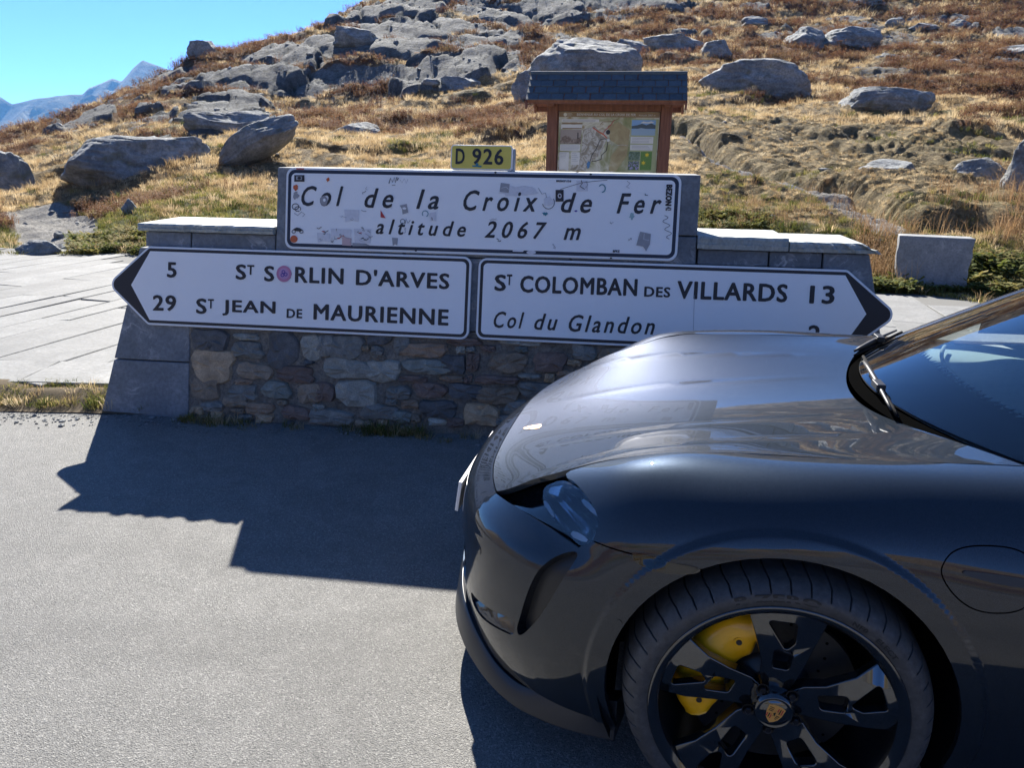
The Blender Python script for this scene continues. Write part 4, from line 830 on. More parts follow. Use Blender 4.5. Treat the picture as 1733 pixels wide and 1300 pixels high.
# bonnet: even polynomial height field through the shut line and the centre line
def vshut(u):
    u = np.asarray(u, float); return np.interp(u, [0, 1, 2, 2.6, 3.0, 3.4, 4.0, 4.6, 5.2, 6, 7, 9, 12, 17], [4.85, 4.85, 4.80, 4.72, 4.72, 5.3, 6.15, 6.75, 7.1, 7.4, 7.55, 7.6, 7.7, 7.8])
_hc = [(-.60,0,.716),(-.48,0,.750),(-.33,0,.783),(-.2,0,.805),(0,0,.838),(.2,0,.868),(.4,0,.897),(.6,0,.924),(.8,0,.95)]
_hc += [(-.3,.35,.812),(-.1,.4,.855),(.1,.42,.884),(.3,.42,.904),(.5,.42,.922),(.7,.42,.94),(-.45,.3,.775),(-.3,.5,.853),(-.1,.55,.886),(.1,.55,.903),(.3,.55,.917),(.5,.55,.93),(.7,.55,.94)]
_us = np.concatenate([np.linspace(0, 3, 20), np.linspace(3, 11.5, 60)]); _sh = surf(_us, vshut(_us))
_hp = np.concatenate([np.array(_hc), _sh, _sh]); _wt = np.concatenate([np.full(len(_hc), 1.), np.full(2*len(_sh), 2.)])
_deg = [(i, j) for i in range(6) for j in range(5) if i+2*j <= 8]
def _bas(s, t): s = s/.9; t = t/.8; return np.stack([s**i*t**(2*j) for i, j in _deg], -1)
_B = _bas(_hp[:, 0], _hp[:, 1]); _reg = np.diag([1e-3*(i+2*j)**1.5 for i, j in _deg])
_co = np.linalg.solve((_B*_wt[:, None]).T@_B+_reg, (_B*_wt[:, None]).T@_hp[:, 2])
def hoodz(s, t): return _bas(np.asarray(s, float), np.asarray(t, float))@_co
PSI = R_(11); CARO = np.array([.81874, 2.4796, 0.])
car = empty('parked_car', mat=Matrix.Translation(Vector(CARO)) @ Matrix.Rotation(-PSI, 4, 'Z') @ Matrix(((1, 0, 0, 0), (0, -1, 0, 0), (0, 0, 1, 0), (0, 0, 0, 1))).inverted() if False else Matrix.Translation(Vector(CARO)) @ Matrix.Rotation(-PSI, 4, 'Z'))
tag(car, 'dark blue-grey metallic sports saloon parked before the sign wall, with yellow brake caliper', 'car')
def L3(P):                      # (s, t, z) -> local axes of the car empty (x back, y away from the near side)
    P = np.array(P, float); P[..., 1] *= -1; return P
n = NT('metallic_car_paint'); fl = n.vor(2600, out='Color'); fsep = n.n('ShaderNodeSeparateColor'); n.l(fl, fsep.inputs[0])
base = n.mix(n.ramp(fsep.outputs[0], [(.6, 0), (1, 1)]), (.013, .018, .026), (.048, .060, .078))
n.set(Base_Color=base, Metallic=.6, Roughness=.42, Coat_Weight=1., Coat_Roughness=.012, Coat_IOR=1.52, Specular_IOR_Level=.1, Specular_Tint=(.3, .32, .36)); n.b.inputs['Coat Normal']
nm = n.n('ShaderNodeBump'); nm.inputs['Strength'].default_value = .12; nm.inputs['Distance'].default_value = .0004; n.l(fsep.outputs[1], nm.inputs['Height']); n.l(nm.outputs[0], n.b.inputs['Normal'])
dustf = n.ramp(n.noise(900, 3, .6), [(.70, 0), (.74, .5)]); M_PAINT = n.m
M_SATIN = simple('satin_black_trim', (.018, .019, .021), .38, 0, .1); M_MATT = simple('matt_black_plastic', (.010, .010, .011), .85, 0, .2, Specular_IOR_Level=.08); M_GLOSSB = simple('gloss_black', (.008, .008, .010), .06, 0, .05, Coat_Weight=1., Coat_Roughness=.02)
M_LIP = simple('splitter_satin', (.020, .023, .029), .36, .1, .1)
M_DARK = simple('dark_void', (.003, .003, .003), 1, Specular_IOR_Level=0.)
def glass_mat(name, col, trans=1., rough=.0, ior=1.45):
    n = NT(name); n.set(Base_Color=col, Roughness=rough, IOR=ior, Transmission_Weight=trans, Coat_Weight=0.); return n.m
# thin-pane glass: mirror-like reflection by angle over a clear tint
def pane_mat(name, tint, ior=1.5, boost=1.):
    m = bpy.data.materials.new(name); m.use_nodes = True; t = m.node_tree; t.nodes.clear(); o = t.nodes.new('ShaderNodeOutputMaterial'); mx = t.nodes.new('ShaderNodeMixShader'); tr = t.nodes.new('ShaderNodeBsdfTransparent'); gl = t.nodes.new('ShaderNodeBsdfGlossy'); fr = t.nodes.new('ShaderNodeFresnel')
    nz = t.nodes.new('ShaderNodeTexNoise'); nz.inputs['Scale'].default_value = 40; mp = t.nodes.new('ShaderNodeMapRange'); mp.inputs[3].default_value = .004; mp.inputs[4].default_value = .012; t.links.new(nz.outputs[0], mp.inputs[0]); t.links.new(mp.outputs[0], gl.inputs['Roughness'])
    tr.inputs[0].default_value = (*tint, 1); fr.inputs[0].default_value = ior; mu = t.nodes.new('ShaderNodeMath'); mu.operation = 'MULTIPLY'; mu.inputs[1].default_value = boost; mu.use_clamp = True
    t.links.new(fr.outputs[0], mu.inputs[0]); t.links.new(mu.outputs[0], mx.inputs[0]); t.links.new(tr.outputs[0], mx.inputs[1]); t.links.new(gl.outputs[0], mx.inputs[2]); t.links.new(mx.outputs[0], o.inputs[0]); return m
M_WIND = pane_mat('windscreen_glass', (.74, .88, .87), 1.6, 1.7); M_LENS = pane_mat('headlight_lens', (.95, .97, 1.), 1.75, 1.3); M_SMOKE = pane_mat('smoked_glass', (.25, .27, .3), 1.6, 1.6)
def flare(P):
    """raised lip around both wheel arches"""
    out = P.copy()
    for cx in (0., 2.90):
        r = np.hypot(P[..., 0]-cx, P[..., 2]-.365); S = (1-sst(.447, .463, r))*(P[..., 1] > .7)
        out[..., 1] += .010*S
    return out
def S2(u, v): return flare(surf(u, v))
def mk_norm(fn):
    def f(u, v):
        e = 2e-3; a = fn(u+e, v)-fn(u-e, v); b = fn(u, v+e)-fn(u, v-e); n = np.cross(a, b); return n/np.maximum(np.linalg.norm(n, axis=-1, keepdims=True), 1e-12)
    return f
_t = snorm(np.array([8.]), np.array([2.]))[0]; NSG = 1. if _t[1] > 0 else -1.
def N2(u, v): return mk_norm(S2)(u, v)*NSG
def resample(P, step, fn):
    P = [np.array(p, float) for p in P]; out = []
    for i in range(len(P)):
        a, b = P[i], P[(i+1) % len(P)]; A = fn(np.array([a[0], b[0]]), np.array([a[1], b[1]])); L = np.linalg.norm(A[1]-A[0]); k = max(1, int(math.ceil(L/step)))
        for j in range(k): out.append(a+(b-a)*j/k)
    return np.array(out)
def smoothpoly(P, hard=(), it=2):
    """Chaikin rounding of a closed outline, keeping the hard corners"""
    P = [tuple(p) for p in P]; H = set(tuple(P[i]) for i in hard)
    for _ in range(it):
        out = []
        for i in range(len(P)):
            a, b = P[i], P[(i+1) % len(P)]
            if a in H: out.append(a)
            else: out.append(tuple(.75*np.array(a)+.25*np.array(b)))
            if b not in H: out.append(tuple(.25*np.array(a)+.75*np.array(b)))
        P = out
    return P
def inset_uv(P, d, fn, inward=True):
    N = len(P); q = fn(P[:, 0], P[:, 1]); e = 1e-3; Ju = (fn(P[:, 0]+e, P[:, 1])-fn(P[:, 0]-e, P[:, 1]))/(2*e); Jv = (fn(P[:, 0], P[:, 1]+e)-fn(P[:, 0], P[:, 1]-e))/(2*e)
    T = np.roll(q, -1, 0)-np.roll(q, 1, 0); T /= np.maximum(np.linalg.norm(T, axis=1, keepdims=True), 1e-9); Nn = np.cross(Ju, Jv); Nn /= np.maximum(np.linalg.norm(Nn, axis=1, keepdims=True), 1e-9); D = np.cross(Nn, T)
    ar = np.sum(P[:, 0]*np.roll(P[:, 1], -1)-np.roll(P[:, 0], -1)*P[:, 1]); D *= (1 if ar > 0 else -1)*d*(1 if inward else -1)
    a11 = (Ju*Ju).sum(1); a12 = (Ju*Jv).sum(1); a22 = (Jv*Jv).sum(1); b1 = (Ju*D).sum(1); b2 = (Jv*D).sum(1); det = a11*a22-a12*a12+1e-12
    return P+np.stack([(a22*b1-a12*b2)/det, (a11*b2-a12*b1)/det], 1)
def pip(q, P):
    c = False; n = len(P)
    for i in range(n):
        a, b = P[i], P[(i+1) % n]
        if (a[1] > q[1]) != (b[1] > q[1]) and q[0] < (b[0]-a[0])*(q[1]-a[1])/(b[1]-a[1])+a[0]: c = not c
    return c
def panel(name, poly, mat, parent, fn=S2, nfn=N2, gap=.0018, holes=(), span=False, du=.16, dv=.16, step=.014, flange=.016, hole_flange=.05, off=None, both=False, label=None, fmat=None, mirror_only=False, auto=False, extra=None):
    """a body panel cut out of the car surface: outline in surface parameters, rolled edge all round"""
    B = resample(poly, step, fn); 
    if gap:
        seam = (B[:, 0] < 1e-6) if span else np.zeros(len(B), bool); B2 = inset_uv(B, gap, fn); B2[seam, 0] = 0.; B = B2
    HS = [resample(h_, step, fn) for h_ in holes]
    pts = [Vector(p) for p in B]; loops = [list(range(len(B)))]
    for h_ in HS: loops.append(list(range(len(pts), len(pts)+len(h_)))); pts += [Vector(p) for p in h_]
    edges = [(l[i], l[(i+1) % len(l)]) for l in loops for i in range(len(l))]
    lo, hi = B.min(0), B.max(0); gu = np.arange(lo[0]+du*.5, hi[0], du); gv = np.arange(lo[1]+dv*.5, hi[1], dv)
    G = np.stack(np.meshgrid(gu, gv), -1).reshape(-1, 2); m = inpoly(G[:, 0], G[:, 1], B)
    for h_ in HS: m &= ~inpoly(G[:, 0], G[:, 1], h_)
    G = G[m]; allb = np.concatenate([B]+HS)
    if len(G):
        d = np.min(np.hypot((G[:, None, 0]-allb[None, :, 0])/du, (G[:, None, 1]-allb[None, :, 1])/dv), 1); G = G[d > .35]
    if extra is not None:
        X = np.array([p for p in extra if lo[0] < p[0] < hi[0]]); mk = inpoly(X[:, 0], X[:, 1], B)
        for h_ in HS: mk &= ~inpoly(X[:, 0], X[:, 1], h_)
        X = X[mk]; d = np.min(np.hypot((X[:, None, 0]-allb[None, :, 0])/du, (X[:, None, 1]-allb[None, :, 1])/dv), 1); X = X[d > .08]
        if len(G): d = np.min(np.hypot((G[:, None, 0]-X[None, :, 0])/du, (G[:, None, 1]-X[None, :, 1])/dv), 1); G = G[d > .45]
        G = np.concatenate([G, X])
    pts += [Vector(p) for p in G]
    vs, es, fs, _a, _b, _c = delaunay_2d_cdt(pts, edges, [], 0, 1e-7)
    UV = np.array([v[:] for v in vs]); C = np.array([UV[list(f)].mean(0) for f in fs]); m = inpoly(C[:, 0], C[:, 1], B)
    for h_ in HS: m &= ~inpoly(C[:, 0], C[:, 1], h_)
    fs = [tuple(f) for f, k in zip(fs, m) if k]; fs = [f if np.cross(UV[f[1]]-UV[f[0]], UV[f[2]]-UV[f[0]])*NSG > 0 else f[::-1] for f in fs]
    P = fn(UV[:, 0], UV[:, 1]); Nn = nfn(UV[:, 0], UV[:, 1])
    if off is not None: P = P+Nn*off(UV, B)[:, None]
    cnt = {}
    for f in fs:
        for i in range(3): cnt[(f[i], f[(i+1) % 3])] = 1
    V = list(P); NV = list(Nn); F = list(fs); MI = [0]*len(fs)
    if flange:
        new = {}
        hb = set()
        for (a, b) in list(cnt):
            if (b, a) in cnt: continue
            if span and UV[a][0] < 1e-6 and UV[b][0] < 1e-6: continue
            mid = (UV[a]+UV[b])/2; isH = any(np.min(np.hypot(*(h_-mid).T)) < .08 and np.min(np.hypot(*(B-mid).T)) > .02 for h_ in HS)
            dep = hole_flange if isH else flange
            ed = P[b]-P[a]; ed /= np.linalg.norm(ed)+1e-12; out = np.cross(ed, Nn[a]); ids = []
            for q, dd in ((a, 0.), (b, 0.), (b, dep), (a, dep)):
                V.append(P[q]-Nn[q]*dd); NV.append(out); ids.append(len(V)-1)
            F.append(tuple(ids[::-1]) if True else 0); MI.append(1 if fmat else 0)
    V = np.array(V); NV = np.array(NV)
    sides = [1]
    if span or both: sides = [1, -1]
    if mirror_only: sides = [-1]
    objs = []; VV = []; NN = []; FF = []; MM = []
    for sd in sides:
        v = V.copy(); nn = NV.copy(); ff = [tuple(f) for f in F]
        if sd < 0: v[:, 1] *= -1; nn[:, 1] *= -1; ff = [f[::-1] for f in ff]
        if span:
            b0 = sum(len(x) for x in VV); VV.append(v); NN.append(nn); FF += [tuple(i+b0 for i in f) for f in ff]; MM += MI
        else: objs.append((v, nn, ff, MI))
    if span: objs = [(np.concatenate(VV), np.concatenate(NN), FF, MM)]
    res = []
    for v, nn, ff, mi in objs:
        v = L3(v); nn = L3(nn); ff = [f[::-1] for f in ff]       # car empty mirrors t
        o = meshobj(name, v, ff, None, parent, smooth=True, mats=[mat]+([fmat] if fmat else []), idx=mi if fmat else None)
        if not auto: o.data.normals_split_custom_set_from_vertices([tuple(x) for x in nn])
        res.append(o)
        if label: o['label'] = label
    return res
# arch outline in surface parameters
def uv_of(s, z, u0=None):
    u = np.interp(s, _S, np.arange(6, 18)) if u0 is None else u0; v = 2.
    for _ in range(25):
        e = 1e-3; p = surf(np.array([u, u+e, u]), np.array([v, v, v+e])); J = np.array([[(p[1, 0]-p[0, 0])/e, (p[2, 0]-p[0, 0])/e], [(p[1, 2]-p[0, 2])/e, (p[2, 2]-p[0, 2])/e]])
        try: d = np.linalg.solve(J, np.array([s-p[0, 0], z-p[0, 2]]))
        except Exception: break
        u += np.clip(d[0], -.5, .5); v += np.clip(d[1], -.5, .5); v = min(max(v, 0), 7.9)
    return (float(u), float(v))
RA = .402
def arch_uv(cx, a0, a1, n): return [uv_of(cx+RA*math.cos(a), .365+RA*math.sin(a)) for a in np.linspace(a0, a1, n)]
aF = math.asin((.20-.365)/RA)
archf = arch_uv(0, aF, math.pi-aF, 44)       # from rear bottom over the top to front bottom
archf[0] = (archf[0][0], 0.); archf[-1] = (archf[-1][0], 0.)
itop = min(range(len(archf)), key=lambda i: abs(archf[i][0]-6.95) + (0 if archf[i][1] > 3.5 else 9))
SPL = [(archf[itop][0]-.02, archf[itop][1]+.0), (6.59, 4.08), (6.23, 4.16), (5.93, 4.22), (5.58, 4.30)]
SHUT = lambda a, b, n: [(float(u), float(vshut(u))) for u in np.linspace(a, b, n)]
_vs = lambda u: np.interp(u, [0, 1, 2, 2.6, 2.92, 3.32, 3.57, 4.0, 4.3, 4.6, 5.2, 6, 7, 9, 12, 17], [4.85, 4.85, 4.76, 4.58, 4.42, 5.26, 5.66, 5.92, 6.18, 6.55, 7.02, 7.38, 7.55, 7.6, 7.7, 7.8])
vshut = lambda u: _vs(np.asarray(u, float))
front_edge = [(float(u), float(vshut(u))) for u in (0, .5, 1, 1.5, 2, 2.3, 2.6, 2.8, 2.92)]
slot = smoothpoly([(5.42, 3.80), (5.36, 3.92), (5.20, 3.80), (5.03, 3.55), (4.90, 3.22), (4.82, 2.96), (4.73, 2.59), (4.62, 2.14), (4.54, 1.78), (4.47, 1.52), (4.50, 1.36), (4.62, 1.46), (4.84, 1.83), (5.01, 2.18), (5.19, 2.70), (5.33, 3.33)], (), 2)
intake = smoothpoly([(2.9, 1.22), (3.11, 1.26), (3.45, 1.37), (3.79, 1.47), (4.12, 1.57), (4.40, 1.65), (4.43, 1.50), (4.40, 1.28), (4.11, 1.19), (3.76, 1.07), (3.36, .93), (3.05, .92), (2.9, 1.0)], (), 2)
def shelf(UV, B):
    lo_ = np.interp(UV[:, 0], [2.9, 3.36, 3.76, 4.11, 4.40], [.95, .93, 1.07, 1.19, 1.28]); hi_ = np.interp(UV[:, 0], [2.9, 3.45, 3.79, 4.12, 4.4], [1.22, 1.37, 1.47, 1.57, 1.65]); return -.005-.042*np.clip((UV[:, 1]-lo_)/(hi_-lo_), 0, 1)
grille = [(0, .85), (2.2, .95), (2.5, 1.3), (2.55, 1.75), (2.35, 2.1), (2.0, 2.2), (0, 2.25)]
bpoly = [(0, .0)]+[(x, .0) for x in (1, 2, 3, 4, 5, 5.6)]+archf[::-1][:len(archf)-itop]+SPL[1:]+[(5.37, 4.05), (5.04, 4.17), (4.67, 4.29), (4.19, 4.4), (3.64, 4.48), (3.2, 4.47)]+front_edge[::-1]
# the grille opening reaches the centre line, so the outline goes round it
bpoly = bpoly+grille[::-1]
flare_pts = [uv_of(r_*math.cos(a), .365+r_*math.sin(a)) for r_ in (.442, .4475, .4515, .455, .4585, .4625, .468) for a in np.linspace(aF+.02, math.pi-aF-.02, 110)]
flare_pts = [p for p in flare_pts if .03 < p[1] < 7.5]
bumper = panel('front_bumper', bpoly, M_PAINT, car, holes=[slot, intake], span=True, hole_flange=.034, extra=flare_pts)[0]
fpoly = archf[:itop+1][::1]+SPL[1:]+[(5.585, 4.46), (5.58, 4.8), (5.37, 5.12), (5.01, 5.42), (4.5, 5.76), (4.2, 5.86)]
tail = [(float(u), float(vshut(u))) for u in np.concatenate([np.linspace(4.25, 6, 12), np.linspace(6.3, 11.6, 16)])]
fpoly = [(11.6, 0)]+[archf[0]] if False else None
fp_ = [(11.6, .35), (11.0, .35), (10.7, .35)]
_ar = [a for a in archf[:itop+1] if a[1] > .35 or a[0] < 8]
fpoly = tail+[(11.62, 6.), (11.62, 4.), (11.62, 2.), (11.62, .35)]+fp_[1:]+[( _ar[0][0], .35)]+_ar+SPL[1:]+[(5.585, 4.46), (5.58, 4.8), (5.37, 5.12), (5.01, 5.42), (4.62, 5.70), (4.38, 5.80), (4.24, 5.95)]
marker = smoothpoly([(6.22, 4.19), (6.30, 4.235), (6.78, 4.19), (7.27, 4.27), (7.24, 4.2), (6.9, 4.05), (6.79, 4.02), (6.31, 4.03)], (), 2)
port = smoothpoly([(9.50, 4.35), (9.53, 4.62), (9.62, 4.86), (9.80, 5.0), (10.1, 5.05), (10.28, 4.98), (10.46, 4.72), (10.44, 4.3), (10.36, 3.92), (10.2, 3.73), (9.9, 3.69), (9.67, 3.93)], (), 2)
M_WIPE = simple('flap_handle_grey', (.035, .037, .04), .55)
for sd in (1, -1):
    fe = panel('front_wing', fpoly, M_PAINT, car, holes=[port] if sd > 0 else [], mirror_only=sd < 0, hole_flange=.012, extra=flare_pts)[0]
    if sd > 0:
        pf = panel('charging_flap', port, M_PAINT, fe, gap=.0032, flange=.01, step=.01)[0]
        panel('flap_recess', smoothpoly([(9.70, 4.44), (9.76, 4.50), (10.40, 4.44), (10.42, 4.26), (10.1, 4.28), (9.82, 4.36)], (), 1), M_WIPE, pf, gap=0, flange=.003, off=lambda UV, B: np.full(len(UV), .003))
def lift(k): return lambda UV, B: np.full(len(UV), k)
panel('side_marker_lamp', smoothpoly([(6.22, 4.16), (6.30, 4.21), (6.70, 4.13), (7.0, 4.08), (6.98, 3.97), (6.7, 3.88), (6.31, 3.93)], (), 2), M_SMOKE, car, gap=0, flange=.004, off=lift(.0035), both=True)
panel('marker_backing', smoothpoly([(6.2, 4.18), (6.30, 4.235), (6.70, 4.15), (7.02, 4.09), (7.0, 3.95), (6.7, 3.86), (6.30, 3.905)], (), 2), M_GLOSSB, car, gap=0, flange=.003, off=lift(.0014), both=True)
panel('parking_sensor', [(6.12+.045*math.cos(a), 2.48+.085*math.sin(a)) for a in np.linspace(0, 6.28, 15)[:-1]], M_PAINT, bumper, gap=0, flange=.002, off=lift(.0012))
panel('parking_sensor', [(3.35+.075*math.cos(a), 2.55+.10*math.sin(a)) for a in np.linspace(0, 6.28, 15)[:-1]], M_PAINT, bumper, gap=0, flange=.002, off=lift(.0012))
# recessed floors of the openings
panel('air_curtain_duct', slot, M_SATIN, bumper, gap=-.004, flange=0, off=lift(-.032), both=True)
panel('intake_floor', intake, M_PAINT, bumper, gap=-.003, flange=0, off=shelf, both=True, auto=True, du=.1, dv=.06)
panel('grille_backing', [(0, .8)]+[(a+.1, b) for a, b in grille[1:-1]]+[(0, 2.3)], M_MATT, bumper, gap=0, flange=0, off=lift(-.03), span=True)
for k in range(4):
    v0 = 1.08+k*.3; panel('grille_bar', [(0, v0), (2.35, v0), (2.35, v0+.07), (0, v0+.07)], M_GLOSSB, bumper, gap=0, flange=.02, off=lift(-.008), span=True)
# number plate and small front badge stay outside the view; a bright plate edge is seen past the nose
npl = boxo('number_plate', (-.012, -.26, -.055), (.0, .26, .055), M_WHITE, car, .002); npl.location = (-.958, 0, .50); npl.rotation_euler = (0, R_(8), 0)
# bonnet (height field)
_hc2 = _hc
_us = np.concatenate([np.linspace(0, 2.9, 24), np.linspace(2.95, 10.2, 60)]); _sh = surf(_us, vshut(_us)); _hp = np.concatenate([np.array(_hc2), _sh, _sh]); _wt = np.concatenate([np.full(len(_hc2), 1.), np.full(2*len(_sh), 3.)])
_deg = [(i, j) for i in range(7) for j in range(6) if i+2*j <= 10]
_B = _bas(_hp[:, 0], _hp[:, 1]); _reg = np.diag([2e-4*(i+2*j)**1.5+1e-6 for i, j in _deg]); _co = np.linalg.solve((_B*_wt[:, None]).T@_B+_reg, (_B*_wt[:, None]).T@_hp[:, 2])
print('bonnet fit', np.abs(hoodz(_sh[:, 0], _sh[:, 1])-_sh[:, 2]).max())
def ridge(s, t):
    """pressed power line running from each headlight towards the windscreen"""
    a = np.abs(t); c1 = .50+.08*np.clip((-.1-s)/.6, -.6, 1); c2 = .23+.03*np.clip((-.1-s)/.6, -.6, 1); f = sst(-.78, -.45, s)*(1-sst(.0, .34, s))
    def step(x, w): return np.log1p(np.exp(-np.abs(x)/w))*w
    return f*.0042*(step(a-c1, .012)/.012+.8*step(a-c2, .012)/.012)
def H3(s, t): return np.stack([s, t, hoodz(s, t)+ridge(s, t)], -1)
def HN(s, t):
    e = 2e-3; a = H3(s+e, t)-H3(s-e, t); b = H3(s, t+e)-H3(s, t-e); n = np.cross(a, b); n /= np.linalg.norm(n, axis=-1, keepdims=True); return n*np.sign(n[..., 2:])
def rear_s(t): return .31+.5*t*t
side_sh = [tuple(p[:2]) for p in surf(np.concatenate([np.linspace(0, 2.9, 22), np.linspace(2.95, 10.7, 70)]), vshut(np.concatenate([np.linspace(0, 2.9, 22), np.linspace(2.95, 10.7, 70)])))]
side_sh = [p for p in side_sh if p[0] < rear_s(p[1])]
te = side_sh[-1][1]; hpoly = side_sh+[(rear_s(t), t) for t in np.linspace(te, 0, 30)]
hpoly[0] = (hpoly[0][0], 0.)
# panel() seams on the first parameter, so swap axes: (t, s)
hp2 = [(t, s) for s, t in hpoly]; hp2[0] = (0., hp2[0][1]); hp2[-1] = (0., hp2[-1][1])
fH = lambda a, b: H3(b, a); fHN = lambda a, b: HN(b, a)
_ns = NSG; NSG = -1. 
bonnet = panel('bonnet', hp2, M_PAINT, car, fn=fH, nfn=fHN, span=True, du=.028, dv=.03, step=.012)[0]
NSG = _ns
# hood crest
cr = empty('t'); bpy.data.objects.remove(cr)
M_GOLD = simple('badge_gold', (.70, .34, .08), .5, .1); M_BRED = simple('badge_red', (.45, .03, .04), .35); M_BBLK = simple('badge_black', (.01, .01, .01), .35)
SHIELD = [(-.5, .42), (-.25, .50), (0, .53), (.25, .50), (.5, .42), (.47, .0), (.36, -.30), (.18, -.48), (0, -.58), (-.18, -.48), (-.36, -.30), (-.47, 0)]
def crest(parent, w, h, place):
    """gold shield with red and black bars, antlers as dark ticks and a small dark horse in the middle"""
    def add(name, pts, mat, lift, th=.0012):
        V, F = prism([(x*w, z*h) for x, z in pts], 0, th); V = [(x, -(y-0)-0, z) for x, y, z in V]
        V = [tuple(place(x, z, lift+(-y if False else abs(y)))) for x, y, z in V]; return meshobj(name, V, [f[::-1] for f in F] , mat, root)
    root = None; root = add('badge', SHIELD, M_GOLD, 0); root.parent = parent
    def q(x0, z0, x1, z1): return [(x0, z0), (x1, z0), (x1, z1), (x0, z1)]
    parts = []
    for k in range(3):
        x = .10+k*.12; parts.append(('badge_bar', q(x, .06, x+.06, .38), M_BRED if k != 1 else M_BBLK)); parts.append(('badge_bar', q(-x-.06, -.34+k*.04, -x, -.04), M_BRED if k != 1 else M_BBLK))
    for k in range(3):
        parts.append(('badge_bar', q(-.40, .10+k*.10, -.14, .14+k*.10), M_BBLK)); parts.append(('badge_bar', q(.14, -.10-k*.09, .36-k*.06, -.06-k*.09), M_BBLK))
    parts.append(('badge_shield', [(x*.34, z*.36) for x, z in SHIELD], M_GOLD)); parts.append(('badge_horse', [(-.05, -.13), (-.02, -.02), (-.08, .02), (-.02, .10), (.02, .13), (.07, .08), (.04, .05), (.07, -.02), (.05, -.13), (.02, -.05), (0, -.05)], M_BBLK))
    for i, (nm_, pts, mt) in enumerate(parts):
        V, F = prism([(x*w, z*h) for x, z in pts], 0, .0006); V = [tuple(place(x, z, .0013+(.0007 if 'shield' in nm_ else 0)+(.0014 if 'horse' in nm_ else 0)+abs(y))) for x, y, z in V]
        meshobj(nm_, V, [f[::-1] for f in F], mt, parent)
    return root
hb = lambda x, z, l: L3(H3(np.array(-.745-z*.98), np.array(.03+x))+HN(np.array(-.745-z*.98), np.array(.03+x))*(l+.0005))
hb = lambda x, z, l: L3(H3(np.array(-.755+z*.98), np.array(.0-x))+HN(np.array(-.755+z*.98), np.array(.0-x))*(l+.0005))
crest(bonnet, .048, .062, hb)
# rear body
arr = [uv_of(2.90+.41*math.cos(a), .375+.41*math.sin(a)) for a in np.linspace(aF, math.pi-aF, 30)]
panel('door', [(11.632, .35), (13.5, .35), (14.05, .35), (14.05, 7.9), (11.632, 7.9)], M_PAINT, car, du=.3, dv=.3, step=.05, both=True)
panel('rear_quarter', [(14.1, .35)]+[(min(a[0], 16.9), a[1]) for a in arr[::-1] if a[1] > .35]+[(16.95, .35), (16.95, 7.9), (14.1, 7.9)], M_PAINT, car, du=.3, dv=.3, step=.05, both=True)
# inner hull behind the gaps
def hull():
    u = np.linspace(0, 16.9, 150); v = np.linspace(0, 7.9, 40); U, Vv = np.meshgrid(u, v, indexing='ij'); P = surf(U, Vv); Nn = snorm(U, Vv)*NSG; P = P-Nn*.05
    keep = np.ones(P.shape[:2], bool)
    for cx in (0, 2.9): keep &= ~((np.hypot(P[..., 0]-cx, P[..., 2]-.365) < .45))
    keep &= ~((U > 2.7) & (U < 5.9) & (Vv > 3.9) & (Vv < 6.6)); keep &= Vv < np.interp(U, [0, 2.9, 6, 17], [4.6, 4.2, 6.6, 6.9])
    i = np.arange(P.shape[0]*P.shape[1]).reshape(P.shape[:2]); F = []
    for a in range(P.shape[0]-1):
        for b in range(P.shape[1]-1):
            if keep[a, b] and keep[a+1, b] and keep[a, b+1] and keep[a+1, b+1]: F.append((i[a, b], i[a+1, b], i[a+1, b+1], i[a, b+1]))
    V = P.reshape(-1, 3); V2 = V.copy(); V2[:, 1] *= -1; n_ = len(V)
    meshobj('body_shell', L3(np.concatenate([V, V2])), F+[tuple(x+n_ for x in f[::-1]) for f in F], M_DARK, car)
hull()
